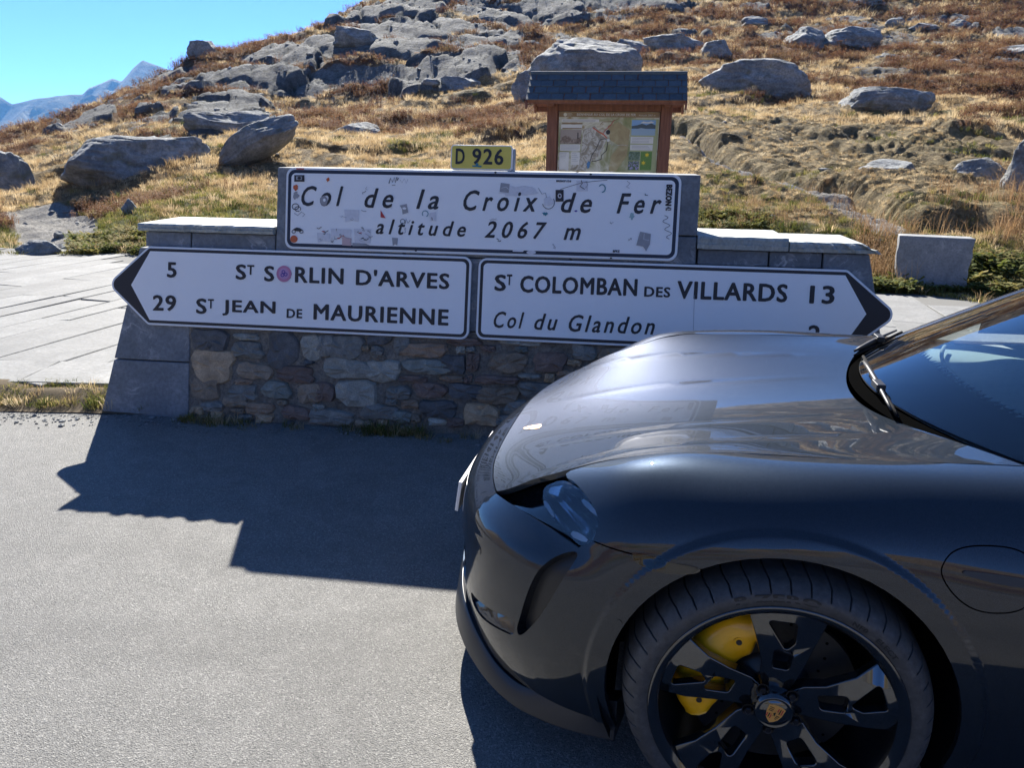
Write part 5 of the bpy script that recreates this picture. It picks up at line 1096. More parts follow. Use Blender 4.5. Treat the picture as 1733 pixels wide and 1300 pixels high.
# headlight
def lamp(sd):
    cav = smoothpoly([(2.92, 4.42), (3.32, 5.28), (3.57, 5.66), (3.9, 5.84), (4.25, 5.93), (4.62, 5.70), (5.01, 5.42), (5.37, 5.12), (5.58, 4.8), (5.59, 4.46), (5.58, 4.28), (5.37, 4.02), (5.04, 4.17), (4.67, 4.29), (4.19, 4.4), (3.64, 4.48), (3.2, 4.46)], (0,), 1)
    hl = panel('headlight', cav, M_GLOSSB, car, gap=-.010, flange=0, du=.12, dv=.08, mirror_only=sd < 0, off=lambda UV, B: -.030-.03*np.clip(np.min(np.hypot((UV[:, None, 0]-B[None, :, 0])*.12, (UV[:, None, 1]-B[None, :, 1])*.07), 1)/.03, 0, 1))[0]
    lens = smoothpoly([(3.92, 5.60), (4.2, 5.90), (4.70, 5.68), (5.18, 5.34), (5.52, 5.00), (5.60, 4.75), (5.60, 4.39), (5.48, 4.10), (5.33, 4.05), (5.02, 4.24), (4.67, 4.42), (4.34, 4.71), (4.08, 5.04), (3.93, 5.35)], (), 2)
    dome = lambda k0, k1: (lambda UV, B: k0+k1*np.sqrt(np.clip(np.min(np.hypot((UV[:, None, 0]-B[None, :, 0])*.12, (UV[:, None, 1]-B[None, :, 1])*.075), 1)/.045, 0, 1)))
    panel('lens', lens, M_LENS, hl, gap=.001, flange=.03, du=.06, dv=.05, step=.008, off=dome(-.016, .022), mirror_only=sd < 0)
    l2 = lens
    M_CHR = simple('lamp_reflector', (.55, .60, .66), .10, 1., .1, 20); M_BEZ = simple('lamp_bezel', (.03, .035, .045), .15, .6); M_TUBE = simple('light_guide', (.85, .88, .9), .25, .2)
    panel('lamp_bowl', lens, M_CHR, hl, gap=.003, flange=0, du=.05, dv=.045, step=.008, off=dome(-.019, -.022), mirror_only=sd < 0, auto=True)
    def bar(nm_, c0, c1, w, mt, k, fl=.01):
        d = np.array(c1)-np.array(c0); nn = np.array([-d[1]*.5, d[0]*.9])/np.hypot(d[0]*1.2, d[1])*w
        q = [tuple(np.array(c0)-nn), tuple(np.array(c1)-nn*.7), tuple(np.array(c1)+nn*.7), tuple(np.array(c0)+nn)]
        panel(nm_, smoothpoly(q, (), 1), mt, hl, gap=0, flange=fl, du=.05, dv=.05, step=.008, off=lift(k), mirror_only=sd < 0, fmat=M_BEZ)
    bar('lamp_module', (4.05, 5.30), (5.30, 4.25), .17, M_BEZ, -.020)
    bar('lamp_module', (4.40, 5.55), (5.50, 4.72), .10, M_BEZ, -.021)
    bar('light_strip', (4.12, 5.05), (4.55, 4.62), .09, M_TUBE, -.0165, .004); bar('light_strip', (4.95, 5.30), (5.45, 4.95), .10, M_TUBE, -.0165, .004)
    bar('light_strip', (4.35, 5.68), (4.90, 5.36), .09, M_CHR, -.0165, .004); bar('light_strip', (5.05, 4.35), (5.42, 4.25), .13, M_TUBE, -.0165, .004)
    bar('light_strip', (4.75, 4.95), (5.15, 4.60), .035, M_CHR, -.0155, .004)
lamp(1); lamp(-1)
# splitter
out = [(-.985, 0), (-.978, .15), (-.962, .30), (-.925, .44), (-.868, .56), (-.80, .66), (-.735, .735), (-.655, .80), (-.57, .845), (-.50, .872), (-.43, .89), (-.372, .90)]
zb = [.145, .145, .145, .14, .135, .13, .128, .125, .130, .136, .142, .147]
zt_ = [.262, .262, .258, .246, .226, .206, .192, .190, .215, .238, .256, .268]
lipV = []; 
prof = []
ins = []
for i, (s, t) in enumerate(out):
    k = min(max(i, 1), len(out)-2); d = np.array(out[k+1])-np.array(out[k-1]); d /= np.linalg.norm(d); nn = np.array([d[1], -d[0]]);  nn = nn if nn@np.array([s, t]) < 0 else -nn
    nn = nn if i else np.array([1., 0])
    w = np.array([s, t]); top = w+nn*(.024 if i < 10 else .012)
    prof.append([(*(w+nn*.10), zb[i]+.012), (*(w+nn*.006), zb[i]), (*w, zb[i]+.006), (*(w+nn*.004), zb[i]+.03), (*(w+nn*.014), zt_[i]-.012), (*top, zt_[i]), (*(w+nn*.055), zt_[i]-.008), (*(w+nn*.10), zt_[i]-.03)])
prof = np.array(prof)
# refine along the length with a spline-like interpolation
tt = np.arange(len(prof)); T2 = np.linspace(0, len(prof)-1, 60); fi = np.clip(T2.astype(int), 0, len(prof)-2); ff_ = T2-fi
def cr_(a, b, c, d, t): t = t[:, None, None]; return .5*((2*b)+(-a+c)*t+(2*a-5*b+4*c-d)*t**2+(-a+3*b-3*c+d)*t**3)
mir = prof[1:2].copy(); mir[..., 1] *= -1; ext = np.concatenate([mir, prof, 2*prof[-1:]-prof[-2:-1]]); PR = cr_(ext[fi], ext[fi+1], ext[fi+2], ext[fi+3], ff_)
half = PR; oth = PR[::-1].copy(); oth[..., 1] *= -1; ALLP = np.concatenate([oth[:-1], half]); m_ = ALLP.shape[1]; F = [(i*m_+k, (i+1)*m_+k, (i+1)*m_+(k+1) % m_, i*m_+(k+1) % m_) for i in range(len(ALLP)-1) for k in range(m_)]
F += [tuple(range(m_)), tuple((len(ALLP)-1)*m_+k for k in range(m_))[::-1]]
meshobj('front_splitter', L3(ALLP.reshape(-1, 3)), F, M_LIP, car, smooth=True, bevel=.002)
# sill
for sd in (1, -1):
    P = []; S_ = np.linspace(.46, 2.45, 14)
    for s in S_: 
        t0 = .93+.012*math.sin((s-.46)*1.5)
        P.append([(s, sd*t, z) for t, z in ((.70, .15), (t0-.03, .145), (t0, .165), (t0+.002, .205), (t0-.012, .235), (t0-.012, .26), (t0-.03, .30), (.70, .30))])
    P = np.array(P); m_ = 8; F = [(i*m_+k, i*m_+(k+1) % m_, (i+1)*m_+(k+1) % m_, (i+1)*m_+k) for i in range(len(P)-1) for k in range(m_)]+[tuple(range(m_))[::-1], tuple((len(P)-1)*m_+k for k in range(m_))]
    if sd < 0: F = [f[::-1] for f in F]
    meshobj('side_sill', L3(P.reshape(-1, 3)), F, M_LIP, car, bevel=.003)
# wheel-arch liners
for cx in (0, 2.9):
    for sd in (1, -1):
        V = []; n_ = 28
        for t in (.50, .925):
            for i in range(n_+1): a = -.45+(math.pi+.9)*i/n_; V.append((cx+.425*math.cos(a), sd*t, max(.12, .365+.425*math.sin(a))))
        F = [(i, i+1, n_+2+i, n_+1+i) for i in range(n_)]+[tuple(range(n_+1))]
        meshobj('arch_liner', L3(np.array(V)), F, M_MATT, car, smooth=False)
meshobj('underbody', L3(np.array(box((-.30, -.45, .16), (3.6, .45, .30))[0])), box((0, 0, 0), (1, 1, 1))[1], M_DARK, car)
# windscreen
def gz(s, t): d = s-(.335+.5*t*t); return .922+.53*d-.07*d*d
def gte(d): return .705-.075*d
def gpoint(d, k, lift=0.): t = k*gte(d); s = .335+.5*t*t+d*(1-.0*t); return np.array([s, t, gz(s, t)+lift])
ND, NK = 40, 40; dm = 1.25
def gsheet(name, d0, d1, k0, k1, mat, lift=0., nd=ND, nk=NK, parent=None, fd=None):
    V = []; 
    for i in range(nd+1):
        for j in range(nk+1):
            k = k0+(k1-k0)*j/nk; dd0 = d0(k) if callable(d0) else d0; dd1 = d1(k) if callable(d1) else d1; V.append(gpoint(dd0+(dd1-dd0)*i/nd, k, lift))
    F = [(i*(nk+1)+j, i*(nk+1)+j+1, (i+1)*(nk+1)+j+1, (i+1)*(nk+1)+j) for i in range(nd) for j in range(nk)]
    return meshobj(name, L3(np.array(V)), F, mat, parent or car, smooth=True)
ws = gsheet('windscreen', .012, dm, -1, 1, M_WIND)
def frit(k):
    w = .185-.075*abs(k)**1.5; f = (k*26) % 1.; return w+.020*(f if k > 0 else 1-f)*1.
gsheet('glass_border', .012, frit, -1, 1, M_MATT, -.004, 2, 520, ws)
gsheet('cowl', -.02, .012, -1, 1, M_DARK, -.012, 4, 30)
gsheet('glass_border', .1, dm, .955, 1, M_GLOSSB, -.004, 30, 2, ws); gsheet('glass_border', .1, dm, -1, -.955, M_GLOSSB, -.004, 30, 2, ws)
# pillars and roof, side glass
for sd in (1, -1):
    P = []
    for d in np.linspace(.03, dm+.05, 30):
        b = gpoint(d, sd); o = np.array([0, sd, 0]); P.append([b+o*-.004+np.array([0, 0, .002]), b+o*.018+np.array([0, 0, .004]), b+o*(.018+.024*min(1, d/.2))+np.array([.01, 0, -.012]), b+o*(.02+.038*min(1, d/.2))+np.array([.015, 0, -.040]), b+o*.055+np.array([.02, 0, -.07]), b+o*.01+np.array([.02, 0, -.07])])
    P = np.array(P); m_ = 6; F = [(i*m_+k, i*m_+k+1, (i+1)*m_+k+1, (i+1)*m_+k) for i in range(len(P)-1) for k in range(m_-1)]
    if sd > 0: F = [f[::-1] for f in F]
    meshobj('windscreen_pillar', L3(P.reshape(-1, 3)), F, M_PAINT, car, smooth=True)
    V = []; 
    for s in np.linspace(.95, 3.3, 20):
        zt2 = min(gz(s, .6)-.05, 1.33-.10*((s-1.7)/1.2)**2 if s > 1.55 else 9); zt2 = max(zt2, .97); V += [(s, sd*.80*1.0, .955+.02*(s-.9)), (s, sd*(.80-.25*(zt2-.95)), zt2)]
    F = [(2*i, 2*i+1, 2*i+3, 2*i+2) for i in range(19)]; meshobj('side_window', L3(np.array(V)), F, M_GLOSSB, car, smooth=True)
rs_ = np.linspace(1.62, 3.9, 24); V = []; F = []
for s in rs_:
    zc = 1.375-.13*((s-1.9)/1.1)**2 if s > 1.9 else gz(1.62, 0)+(1.375-gz(1.62, 0))*math.sin((s-1.62)/.28*math.pi/2)
    zc = max(zc, .93)
    for k in np.linspace(-1, 1, 17): V.append((s-.0+.18*k*k*(1 if s < 1.9 else .3), .66*k*(1-.05*(s-1.6)), zc-.055*k*k-.03*abs(k)**6))
F = [(i*17+j, i*17+j+1, (i+1)*17+j+1, (i+1)*17+j) for i in range(23) for j in range(16)]
meshobj('roof', L3(np.array(V)), F, M_GLOSSB, car, smooth=True)
V = []
for t in np.linspace(-.9, .9, 12):
    for z, s in ((.25, 4.0), (.6, 4.06), (.95, 3.98), (.99, 3.75)): V.append((s-.25*(abs(t)/.9)**4, t, z))
F = [(i*4+j, i*4+j+1, (i+1)*4+j+1, (i+1)*4+j) for i in range(11) for j in range(3)]; meshobj('tail_panel', L3(np.array(V)), F, M_PAINT, car, smooth=True)
# cabin
M_DASH = simple('dashboard_leather', (.34, .36, .37), .55, 0, .15, 60, bump=.001); M_DASHL = simple('cabin_trim_pale', (.30, .31, .31), .5)
V = []; F = []; NS, NT_ = 24, 40
for i in range(NS+1):
    for j in range(NT_+1):
        t = -.68+1.36*j/NT_; s0 = .38+.5*t*t; s = s0+.62*i/NS
        z = .905+.035*math.sin(min(1, i/NS*1.6)*math.pi/2)-.16*max(0, (i/NS-.85)/.15)
        z += .055*math.exp(-((t+.12)/.17)**4)*math.exp(-((s-.86)/.13)**2)+.05*math.exp(-((t-.38)/.2)**4)*math.exp(-((s-.98)/.12)**2)
        V.append((s, t, min(z, gz(s, t)-.02)))
F = [(i*(NT_+1)+j, i*(NT_+1)+j+1, (i+1)*(NT_+1)+j+1, (i+1)*(NT_+1)+j) for i in range(NS) for j in range(NT_)]
meshobj('dashboard', L3(np.array(V)), F, M_DASH, car, smooth=True)
meshobj('dashboard_vent', L3(np.array(merge(tube([(.62+.45*t*t, t, .958+.0*t) for t in np.linspace(-.5, .62, 30)], .007, 6))[0])), tube([(.62+.45*t*t, t, .958) for t in np.linspace(-.5, .62, 30)], .007, 6)[1], M_DASHL, car, smooth=True)
wc = np.array([1.13, .37, .93]); ring_ = [(wc[0]+.18*math.cos(a)*.35, wc[1]+.18*math.sin(a), wc[2]+.18*math.cos(a)*.93) for a in np.linspace(0, 2*math.pi, 33)[:-1]]
tv, tf = tube(ring_, .014, 8, closed=True); sw = meshobj('steering_wheel', L3(np.array(tv)), tf, M_DASH, car, smooth=True)
for a in (0.2, math.pi-.2, -math.pi/2):
    tv, tf = tube([tuple(wc), (wc[0]+.18*math.sin(a)*.35, wc[1]+.18*math.cos(a), wc[2]+.18*math.sin(a)*.93)], .014, 6); meshobj('spoke', L3(np.array(tv)), tf, M_DASHL, sw, smooth=True)
for t in (.37, -.37):
    for (s0, w, z0, z1, th) in ((1.75, .24, .45, 1.02, .14), (1.80, .13, 1.02, 1.20, .10)):
        v, f = box((s0, t-w, z0), (s0+th, t+w, z1)); meshobj('seat', L3(np.array(v)), f, M_DASH, car, bevel=.05, seg=4)
meshobj('cabin_floor', L3(np.array(box((.9, -.7, .35), (3.4, .7, .42))[0])), box((0, 0, 0), (1, 1, 1))[1], M_DARK, car)
# wipers
M_WIP = simple('wiper_black', (.02, .02, .022), .5)
for (a, b, lbl) in (((.365, -.13), (.345, .30), 0), ((.40, -.42), (.60, -.66), 1)):
    A = np.array([a[0], a[1], gz(*a)+.030]); B = np.array([b[0], b[1], gz(*b)+.030]); root = None
    tv, tf = tube([A+(B-A)*x+np.array([0, 0, .004*math.sin(x*3.14)]) for x in np.linspace(-.02, 1, 8)], [.005, .007, .008, .008, .007, .006, .005, .004], 6); root = meshobj('wiper', L3(np.array(tv)), tf, M_WIP, car, smooth=True)
    tv, tf = tube([A+(B-A)*x+np.array([.014, 0, -.010]) for x in np.linspace(-.25 if not lbl else -.1, 1.05, 9)], .0055, 6); meshobj('wiper_blade', L3(np.array(tv)), tf, M_MATT, root, smooth=True)
    M = A+(B-A)*.55; v, f = box((-.014, -.035, -.006), (.014, .035, .016)); meshobj('wiper_clip', L3(np.array(v)+M), f, M_SATIN, root, bevel=.004)
# door mirror
v = bmesh.new(); bmesh.ops.create_icosphere(v, subdivisions=3, radius=1)
for q in v.verts: q.co = Vector((q.co.x*.075*(1 if q.co.x < 0 else .5), q.co.y*.12, q.co.z*.075))
for sd in (1, -1):
    me = bpy.data.meshes.new('door_mirror'); v.to_mesh(me); me.materials.append(M_PAINT); me.polygons.foreach_set('use_smooth', [True]*len(me.polygons)); o = bpy.data.objects.new('door_mirror', me); link(o, car); o.location = (1.24, -sd*.95, 1.035)
    boxo('mirror_stalk', (1.23, -sd*.86-.08, .94), (1.27, -sd*.86+.08, 1.0), M_SATIN, car, .008)
v.free()
# ---------------------------------------------------------------- wheels
M_TYRE = NT('tyre_rubber'); _w = M_TYRE.noise(55, 5, .7); M_TYRE.set(Base_Color=M_TYRE.ramp(_w, [(.3, (.035, .035, .037)), (.6, (.065, .065, .067)), (.8, (.11, .108, .105))]), Roughness=.58, Normal=M_TYRE.bump(_w, .3, .002)); M_TYRE = M_TYRE.m
M_RIM = simple('rim_lacquer', (.045, .050, .058), .10, .8, .1, 5, Coat_Weight=1., Coat_Roughness=.01, Coat_IOR=1.7); M_BARREL = simple('rim_barrel', (.012, .013, .016), .3, .4)
M_CAL = simple('caliper_yellow', (1.0, .47, .008), .35, 0, .08, 10, Coat_Weight=.5, Coat_Roughness=.1); M_DISC = simple('brake_disc', (.035, .035, .036), .45, .4, .25, 120); M_NUT = simple('wheel_bolt', (.03, .03, .034), .3, .6)
RT, RR_ = .364, .294       # tyre radius, rim outer radius
def wheel(cx, sd, steer=0.):
    w = empty('w'); bpy.data.objects.remove(w)
    # profile (radius, y) with y>0 outward
    prof = [(.280, .040), (RR_-.004, .050), (RR_+.008, .055), (.316, .059), (.328, .055), (.338, .045), (.348, .030), (.356, .008), (.361, -.02), (.364, -.15), (.357, -.235), (.335, -.26), (.27, -.25)]
    n_ = 864; V = []; F = []
    for i in range(n_):
        a = 2*math.pi*i/n_
        for k, (r, y) in enumerate(prof):
            rr2 = r
            if 4 <= k <= 7 and i % 18 == 0: rr2 = r-.007*(k > 4)
            if 7 <= k <= 10: rr2 = r-(.007 if i % 18 == 0 else 0)
            V.append((rr2*math.cos(a+(.05 if k > 6 else 0)*(k-6)*.3), y-(.007 if (i % 18 == 0 and 5 <= k <= 6) else 0), rr2*math.sin(a+(.05 if k > 6 else 0)*(k-6)*.3)))
    m_ = len(prof); F = [(i*m_+k, i*m_+k+1, ((i+1) % n_)*m_+k+1, ((i+1) % n_)*m_+k) for i in range(n_) for k in range(m_-1)]
    cen = np.array([cx, .905 if True else 0, .364]); cs, sn = math.cos(steer), math.sin(steer)
    def T(V):
        V = np.array(V, float); x = V[:, 0]*cs-V[:, 1]*sn; y = V[:, 0]*sn+V[:, 1]*cs; return L3(np.stack([x+cx, sd*(y+.932), V[:, 2]+.364], 1))
    def fl(F): return F if sd < 0 else F
    wh = meshobj('wheel', T([(r*math.cos(a), y, r*math.sin(a)) for a in np.linspace(0, 2*math.pi, 73)[:-1] for r, y in ((.282, .048), (.272, .042), (.268, .0), (.255, -.05), (.25, -.23))]), [(i*5+k, i*5+k+1, ((i+1) % 72)*5+k+1, ((i+1) % 72)*5+k) for i in range(72) for k in range(4)], M_BARREL, car, smooth=True)
    me = meshobj('tyre', T(V), F, M_TYRE, wh, smooth=True); me.data.set_sharp_from_angle(angle=R_(38))
    lipP = ((.270, .042), (.278, .050), (.286, .055), (.293, .056), (.297, .052), (.294, .045))
    meshobj('rim_lip', T([(r*math.cos(a), y, r*math.sin(a)) for a in np.linspace(0, 2*math.pi, 97)[:-1] for r, y in lipP]), [(i*6+k, i*6+k+1, ((i+1) % 96)*6+k+1, ((i+1) % 96)*6+k) for i in range(96) for k in range(5)], M_RIM, wh, smooth=True)
    # brake disc and caliper
    meshobj('brake_disc', T([(r*math.cos(a), y, r*math.sin(a)) for a in np.linspace(0, 2*math.pi, 61)[:-1] for r, y in ((.10, -.06), (.205, -.06), (.205, -.09), (.10, -.09))]), [(i*4+k, i*4+(k+1) % 4, ((i+1) % 60)*4+(k+1) % 4, ((i+1) % 60)*4+k) for i in range(60) for k in range(4)], M_DISC, wh, smooth=False)
    meshobj('disc_bell', T([(r*math.cos(a), y, r*math.sin(a)) for a in np.linspace(0, 2*math.pi, 41)[:-1] for r, y in ((.0, -.035), (.085, -.035), (.10, -.06))]), [(i*3+k, i*3+k+1, ((i+1) % 40)*3+k+1, ((i+1) % 40)*3+k) for i in range(40) for k in range(2)], M_SATIN, wh, smooth=True)
    for k in range(36):
        a = 2*math.pi*k/36; r = .125+.03*(k % 3)
        if sd > 0 and cx == 0: meshobj('disc_hole', T([(r*math.cos(a)+.004*math.cos(q), -.0588, r*math.sin(a)+.004*math.sin(q)) for q in np.linspace(0, 6.28, 9)[:-1]]), [tuple(range(8))], M_DARK, wh)
    ca = R_(156) if cx == 0 else R_(24)
    V = []; na = 22
    rings = ((.108, -.055), (.112, -.034), (.130, -.022), (.155, -.012), (.185, -.010), (.212, -.018), (.232, -.034), (.236, -.10))
    for i in range(na+1):
        t = i/na; a = ca+(t-.5)*R_(98); e = min(1, 6*min(t, 1-t)+.35); b = .010*math.cos((t-.5)*math.pi*4)
        for r, y in rings: rr3 = .172+(r-.172)*(e if r < .172 else min(1, .6+e*.4)); V.append((rr3*math.cos(a), y+(b*.5 if y > -.04 else 0)-(1-e)*.01, rr3*math.sin(a)))
    m_ = len(rings); F = [(i*m_+k, i*m_+k+1, (i+1)*m_+k+1, (i+1)*m_+k) for i in range(na) for k in range(m_-1)]+[tuple(range(m_)), tuple(na*m_+k for k in range(m_))[::-1]]
    cal = meshobj('brake_caliper', T(V), F, M_CAL, wh, smooth=False)
    cal.data.polygons.foreach_set('use_smooth', [True]*len(cal.data.polygons)); cal.modifiers.new('s', 'SUBSURF').render_levels = 1
    for da in (-.60, .60):
        for rr4, m4 in ((.0125, M_CAL), (.007, M_BLK)):
            a = ca+da; c_ = (.172*math.cos(a), -.011 if m4 is M_CAL else -.0085, .172*math.sin(a)); meshobj('caliper_bolt', T([(c_[0]+rr4*math.cos(q), c_[1]+dy, c_[2]+rr4*math.sin(q)) for dy in (-.01, 0) for q in np.linspace(0, 6.28, 13)[:-1]]), [tuple(range(12, 24))[::1]]+[(i, (i+1) % 12, 12+(i+1) % 12, 12+i) for i in range(12)], m4, cal)
    # spokes: five forked arms with two windows each
    arms = []
    for k in range(5):
        ang = math.pi/2-R_(4)-k*2*math.pi/5
        def pol(r, d): return (r*math.sin(d), r*math.cos(d))      # x to the right of the arm, y outward
        o_ = [pol(.048, -.62), pol(.085, -.50), pol(.13, -.38), pol(.20, -.37), pol(.264, -.385), pol(.2655, -.16), pol(.266, 0), pol(.2655, .14), pol(.264, .29), pol(.20, .29), pol(.14, .35), pol(.085, .50), pol(.048, .62)]
        h1 = rounded([pol(.240, -.235), pol(.242, .03), pol(.190, .06), pol(.165, -.02)][::-1], .007, 4)
        h2 = rounded([pol(.168, -.17), pol(.155, .10), pol(.104, .17), pol(.104, -.19)][::-1], .008, 4)
        V2, F2 = prism(rounded(o_, [0]*1+[.0]*3+[0]*9, 1), 0, 1, [h1, h2])
        V3 = []
        for (x, y, z) in V2:
            r = math.hypot(x, z); dish = .046-.040*math.exp(-((r-.06)/.085)**2)*1.0+.0; face = dish-.012*(abs(x)/.06)**2*(r/.26)
            x, z = x*1.035, z*1.035; yy = face if y < .5 else face-.022-.02*(1-r/.27)
            V3.append((x*math.cos(ang-math.pi/2)-z*math.sin(ang-math.pi/2), yy, x*math.sin(ang-math.pi/2)+z*math.cos(ang-math.pi/2)))
        V3 = T(V3); o = meshobj('spoke', V3, [f for f in F2], M_RIM, wh, bevel=.0035, seg=2); arms.append(o)
    hubP = ((.0, .040), (.034, .040), (.037, .036), (.039, .041), (.043, .039), (.050, .020), (.060, -.02), (.07, -.05))
    meshobj('hub', T([(r*math.cos(a), y, r*math.sin(a)) for a in np.linspace(0, 2*math.pi, 49)[:-1] for r, y in hubP]), [(i*8+k, i*8+k+1, ((i+1) % 48)*8+k+1, ((i+1) % 48)*8+k) for i in range(48) for k in range(7)], M_RIM, wh, smooth=True)
    for k in range(5):
        a = math.pi/2+R_(30)-k*2*math.pi/5; c_ = (.058*math.cos(a), .058*math.sin(a))
        meshobj('bolt_recess', T([(c_[0]+r*math.cos(q), y, c_[1]+r*math.sin(q)) for r, y in ((.0155, .0255), (.0125, .0265), (.0115, .018)) for q in np.linspace(0, 6.28, 17)[:-1]]), [(k2*16+i, k2*16+(i+1) % 16, (k2+1)*16+(i+1) % 16, (k2+1)*16+i) for k2 in (0, 1) for i in range(16)]+[tuple(range(32, 48))], M_BARREL, wh, smooth=True)
        meshobj('wheel_bolt', T([(c_[0]+r*math.cos(q), y, c_[1]+r*math.sin(q)) for r, y in ((.0085, .018), (.0085, .030), (.007, .032)) for q in np.linspace(0, 2*math.pi, 7)[:-1]]), [(k2*6+i, k2*6+(i+1) % 6, (k2+1)*6+(i+1) % 6, (k2+1)*6+i) for k2 in (0, 1) for i in range(6)]+[tuple(range(12, 18))], M_NUT, wh)
    if sd > 0:
        def pl(x, z, l):
            tilt = R_(18); xx, zz = x*math.cos(tilt)+z*math.sin(tilt), -x*math.sin(tilt)+z*math.cos(tilt); return T([(xx, .0405+l, zz)])[0]
        crest(wh, .040, .046, pl)
        # raised lettering on the tyre wall
        for (txt, a0, a1, r0, hh) in (('P ZERO', R_(112), R_(78), .308, .020), ('ELECT', R_(52), R_(40), .303, .012), ('NF0', R_(64), R_(57), .303, .012)):
            V, F, asp = textmesh(txt, .05, 0, 1.1); V3 = []
            for q in V: a = a0+(a1-a0)*q[0]; r = r0+hh*q[1]; V3.append((r*math.cos(a), (.0575 if hh > .015 else .0585)+q[2], r*math.sin(a)))
            meshobj('tyre_lettering', T(V3), F, simple('tyre_letter_rubber', (.02, .02, .022), .6), wh)
    return wh
wheel(0, 1, R_(0)); wheel(0, -1); wheel(2.9, 1); wheel(2.9, -1)
# ---------------------------------------------------------------- boulders
_rn = NT('boulder_rock'); _c, _f = rock_color(_rn, 1.3); _ow = _rn.n('ShaderNodeMapping'); _ow.inputs['Scale'].default_value = (1, 1, 3.2); _ow.inputs['Rotation'].default_value = (.3, .5, 0); _rn.l(_rn.oc(), _ow.inputs[0])
_st = _rn.noise(1.6, 8, .7, _ow.outputs[0]); _c = _rn.mix(_rn.ramp(_st, [(.35, .45), (.5, 0)]), _c, (.05, .052, .055)); _c = _rn.mix(1., _c, (1.25, 1.28, 1.3), 'MULTIPLY')
_rn.set(Base_Color=_c, Roughness=.92, Normal=_rn.bump(_st, .9, .12, _rn.bump(_f, .8, .03))); M_ROCK = _rn.m
def boulder(name, label, cat, pos, size, seed, rz=0., tilt=0., flat=.35, sub=5, group=None, mat=None, cuts=13, rough=.13, taper=0.):
    rg_ = np.random.default_rng(seed); bm = bmesh.new(); bmesh.ops.create_icosphere(bm, subdivisions=sub, radius=1)
    V = np.array([v.co[:] for v in bm.verts])
    for k in range(cuts):
        n_ = rg_.normal(size=3); n_[2] = abs(n_[2])*.8; n_ /= np.linalg.norm(n_); d = rg_.uniform(.50, .86); t = V@n_; V = V-np.maximum(t-d, 0)[:, None]*n_*.97
    def n3(P, f, s): return (vn(P[:, 0]*f+P[:, 2]*f*.7, P[:, 1]*f-P[:, 2]*f*.6, s)+vn(P[:, 2]*f+9, P[:, 0]*f*.8+P[:, 1]*f*.5, s+3)-1)
    Nn = V/np.linalg.norm(V, axis=1, keepdims=True)
    lay = np.abs(((V@np.array([.25, .35, .9]))*5.5+n3(V, 1.5, seed) ) % 1-.5)
    V = V+Nn*(rough*n3(V, 1.7, seed)+rough*.5*n3(V, 4.2, seed+1)+rough*.28*n3(V, 10, seed+2)-.035*(lay < .07))[:, None]
    lo_, hi_ = V.min(0), V.max(0); V = (V-(lo_+hi_)/2)/((hi_-lo_)/2); V[:, 2] *= 1+taper*V[:, 0]
    V *= np.array(size)/2
    for v, p in zip(bm.verts, V): v.co = Vector(p)
    me = bpy.data.meshes.new(name); bm.to_mesh(me); bm.free(); me.materials.append(mat or M_ROCK)
    me.polygons.foreach_set('use_smooth', [sub >= 5]*len(me.polygons)); o = bpy.data.objects.new(name, me); link(o); o.location = pos; o.rotation_euler = (tilt*.3, tilt, rz)
    return tag(o, label, cat, group)
def rock_px(x0, y0, x1, y1, label, seed, sink=.3, deep=.9, tilt=0., name='boulder', cat='boulder', **k):
    xc = (x0+x1)/2; P = hit(xc, y1); d = math.hypot(P[0], P[1]); w = (x1-x0)/FPX*d*1.03; h = (y1-y0)/FPX*d; P[2] = tz1(P[0], P[1])
    hh = h*(1+sink*1.1); P = P+np.array([P[0], P[1], 0])/d*w*deep*.42
    zc = tz1(*hit(xc, y1)[:2])+h-hh/2
    return boulder(name, label, cat, (P[0], P[1], zc), (w, w*deep, hh), seed, tilt=tilt, **k)
rock_px(893, 60, 1082, 152, 'huge grey boulder rising behind the roof of the information board', 1, deep=.8)
rock_px(1040, 66, 1098, 94, 'pale rounded boulder touching the huge boulder on its right', 2)
rock_px(1090, 50, 1188, 86, 'long low grey boulder on the slope right of the huge one', 3)
rock_px(1186, 70, 1236, 99, 'small round grey boulder beside a reddish shrub', 4)
rock_px(1192, 105, 1360, 160, 'whale-backed striped boulder in the golden grass right of the board roof', 5, deep=.6, tilt=.04, cuts=4)
rock_px(1326, 47, 1396, 84, 'steep-nosed boulder, left half of the pair high on the slope', 6)
rock_px(1388, 56, 1476, 84, 'flat slabby boulder, right half of the pair high on the slope', 7)
rock_px(1433, 158, 1563, 192, 'low dark-ended boulder alone in the golden meadow', 8, deep=.6, cuts=6)
rock_px(1462, 279, 1552, 305, 'pale flat stone half sunk in the trampled bank', 9, deep=.8, sink=.6)
rock_px(1622, 282, 1702, 312, 'pale flat stone near dry shrubs, right of the other sunk stone', 10, deep=.8, sink=.6)
rock_px(1700, 250, 1780, 350, 'pale rock cut by the right picture edge behind dry shrubs', 11, deep=.6)
_w12 = hit(412, 286); _d = math.hypot(_w12[0], _w12[1])/FPX
boulder('boulder', 'leaning wedge-shaped grey rock on the bank left of the big sign', 'boulder', tuple(np.array([_w12[0], _w12[1]+.9, tz1(_w12[0], _w12[1])+_d*44])), (_d*160, _d*76, _d*54), 12, tilt=-.62, cuts=15, rough=.09, taper=.45)
rock_px(112, 254, 340, 314, 'broad dark outcrop with a smooth top on the left slope', 126, deep=.8, cuts=9, sink=.5, rough=.09, taper=.25)
rock_px(563, 200, 642, 228, 'low dark rock in the grass above the left half of the big sign', 14, deep=.7)
rock_px(866, 128, 905, 172, 'square dark rock just left of the information board roof', 15)
rock_px(566, 54, 640, 88, 'flat-topped boulder resting on the skyline crag', 16, deep=.7, sink=.1, cuts=10)
rock_px(324, 78, 368, 103, 'small rock standing on the skyline of the left ridge', 17)
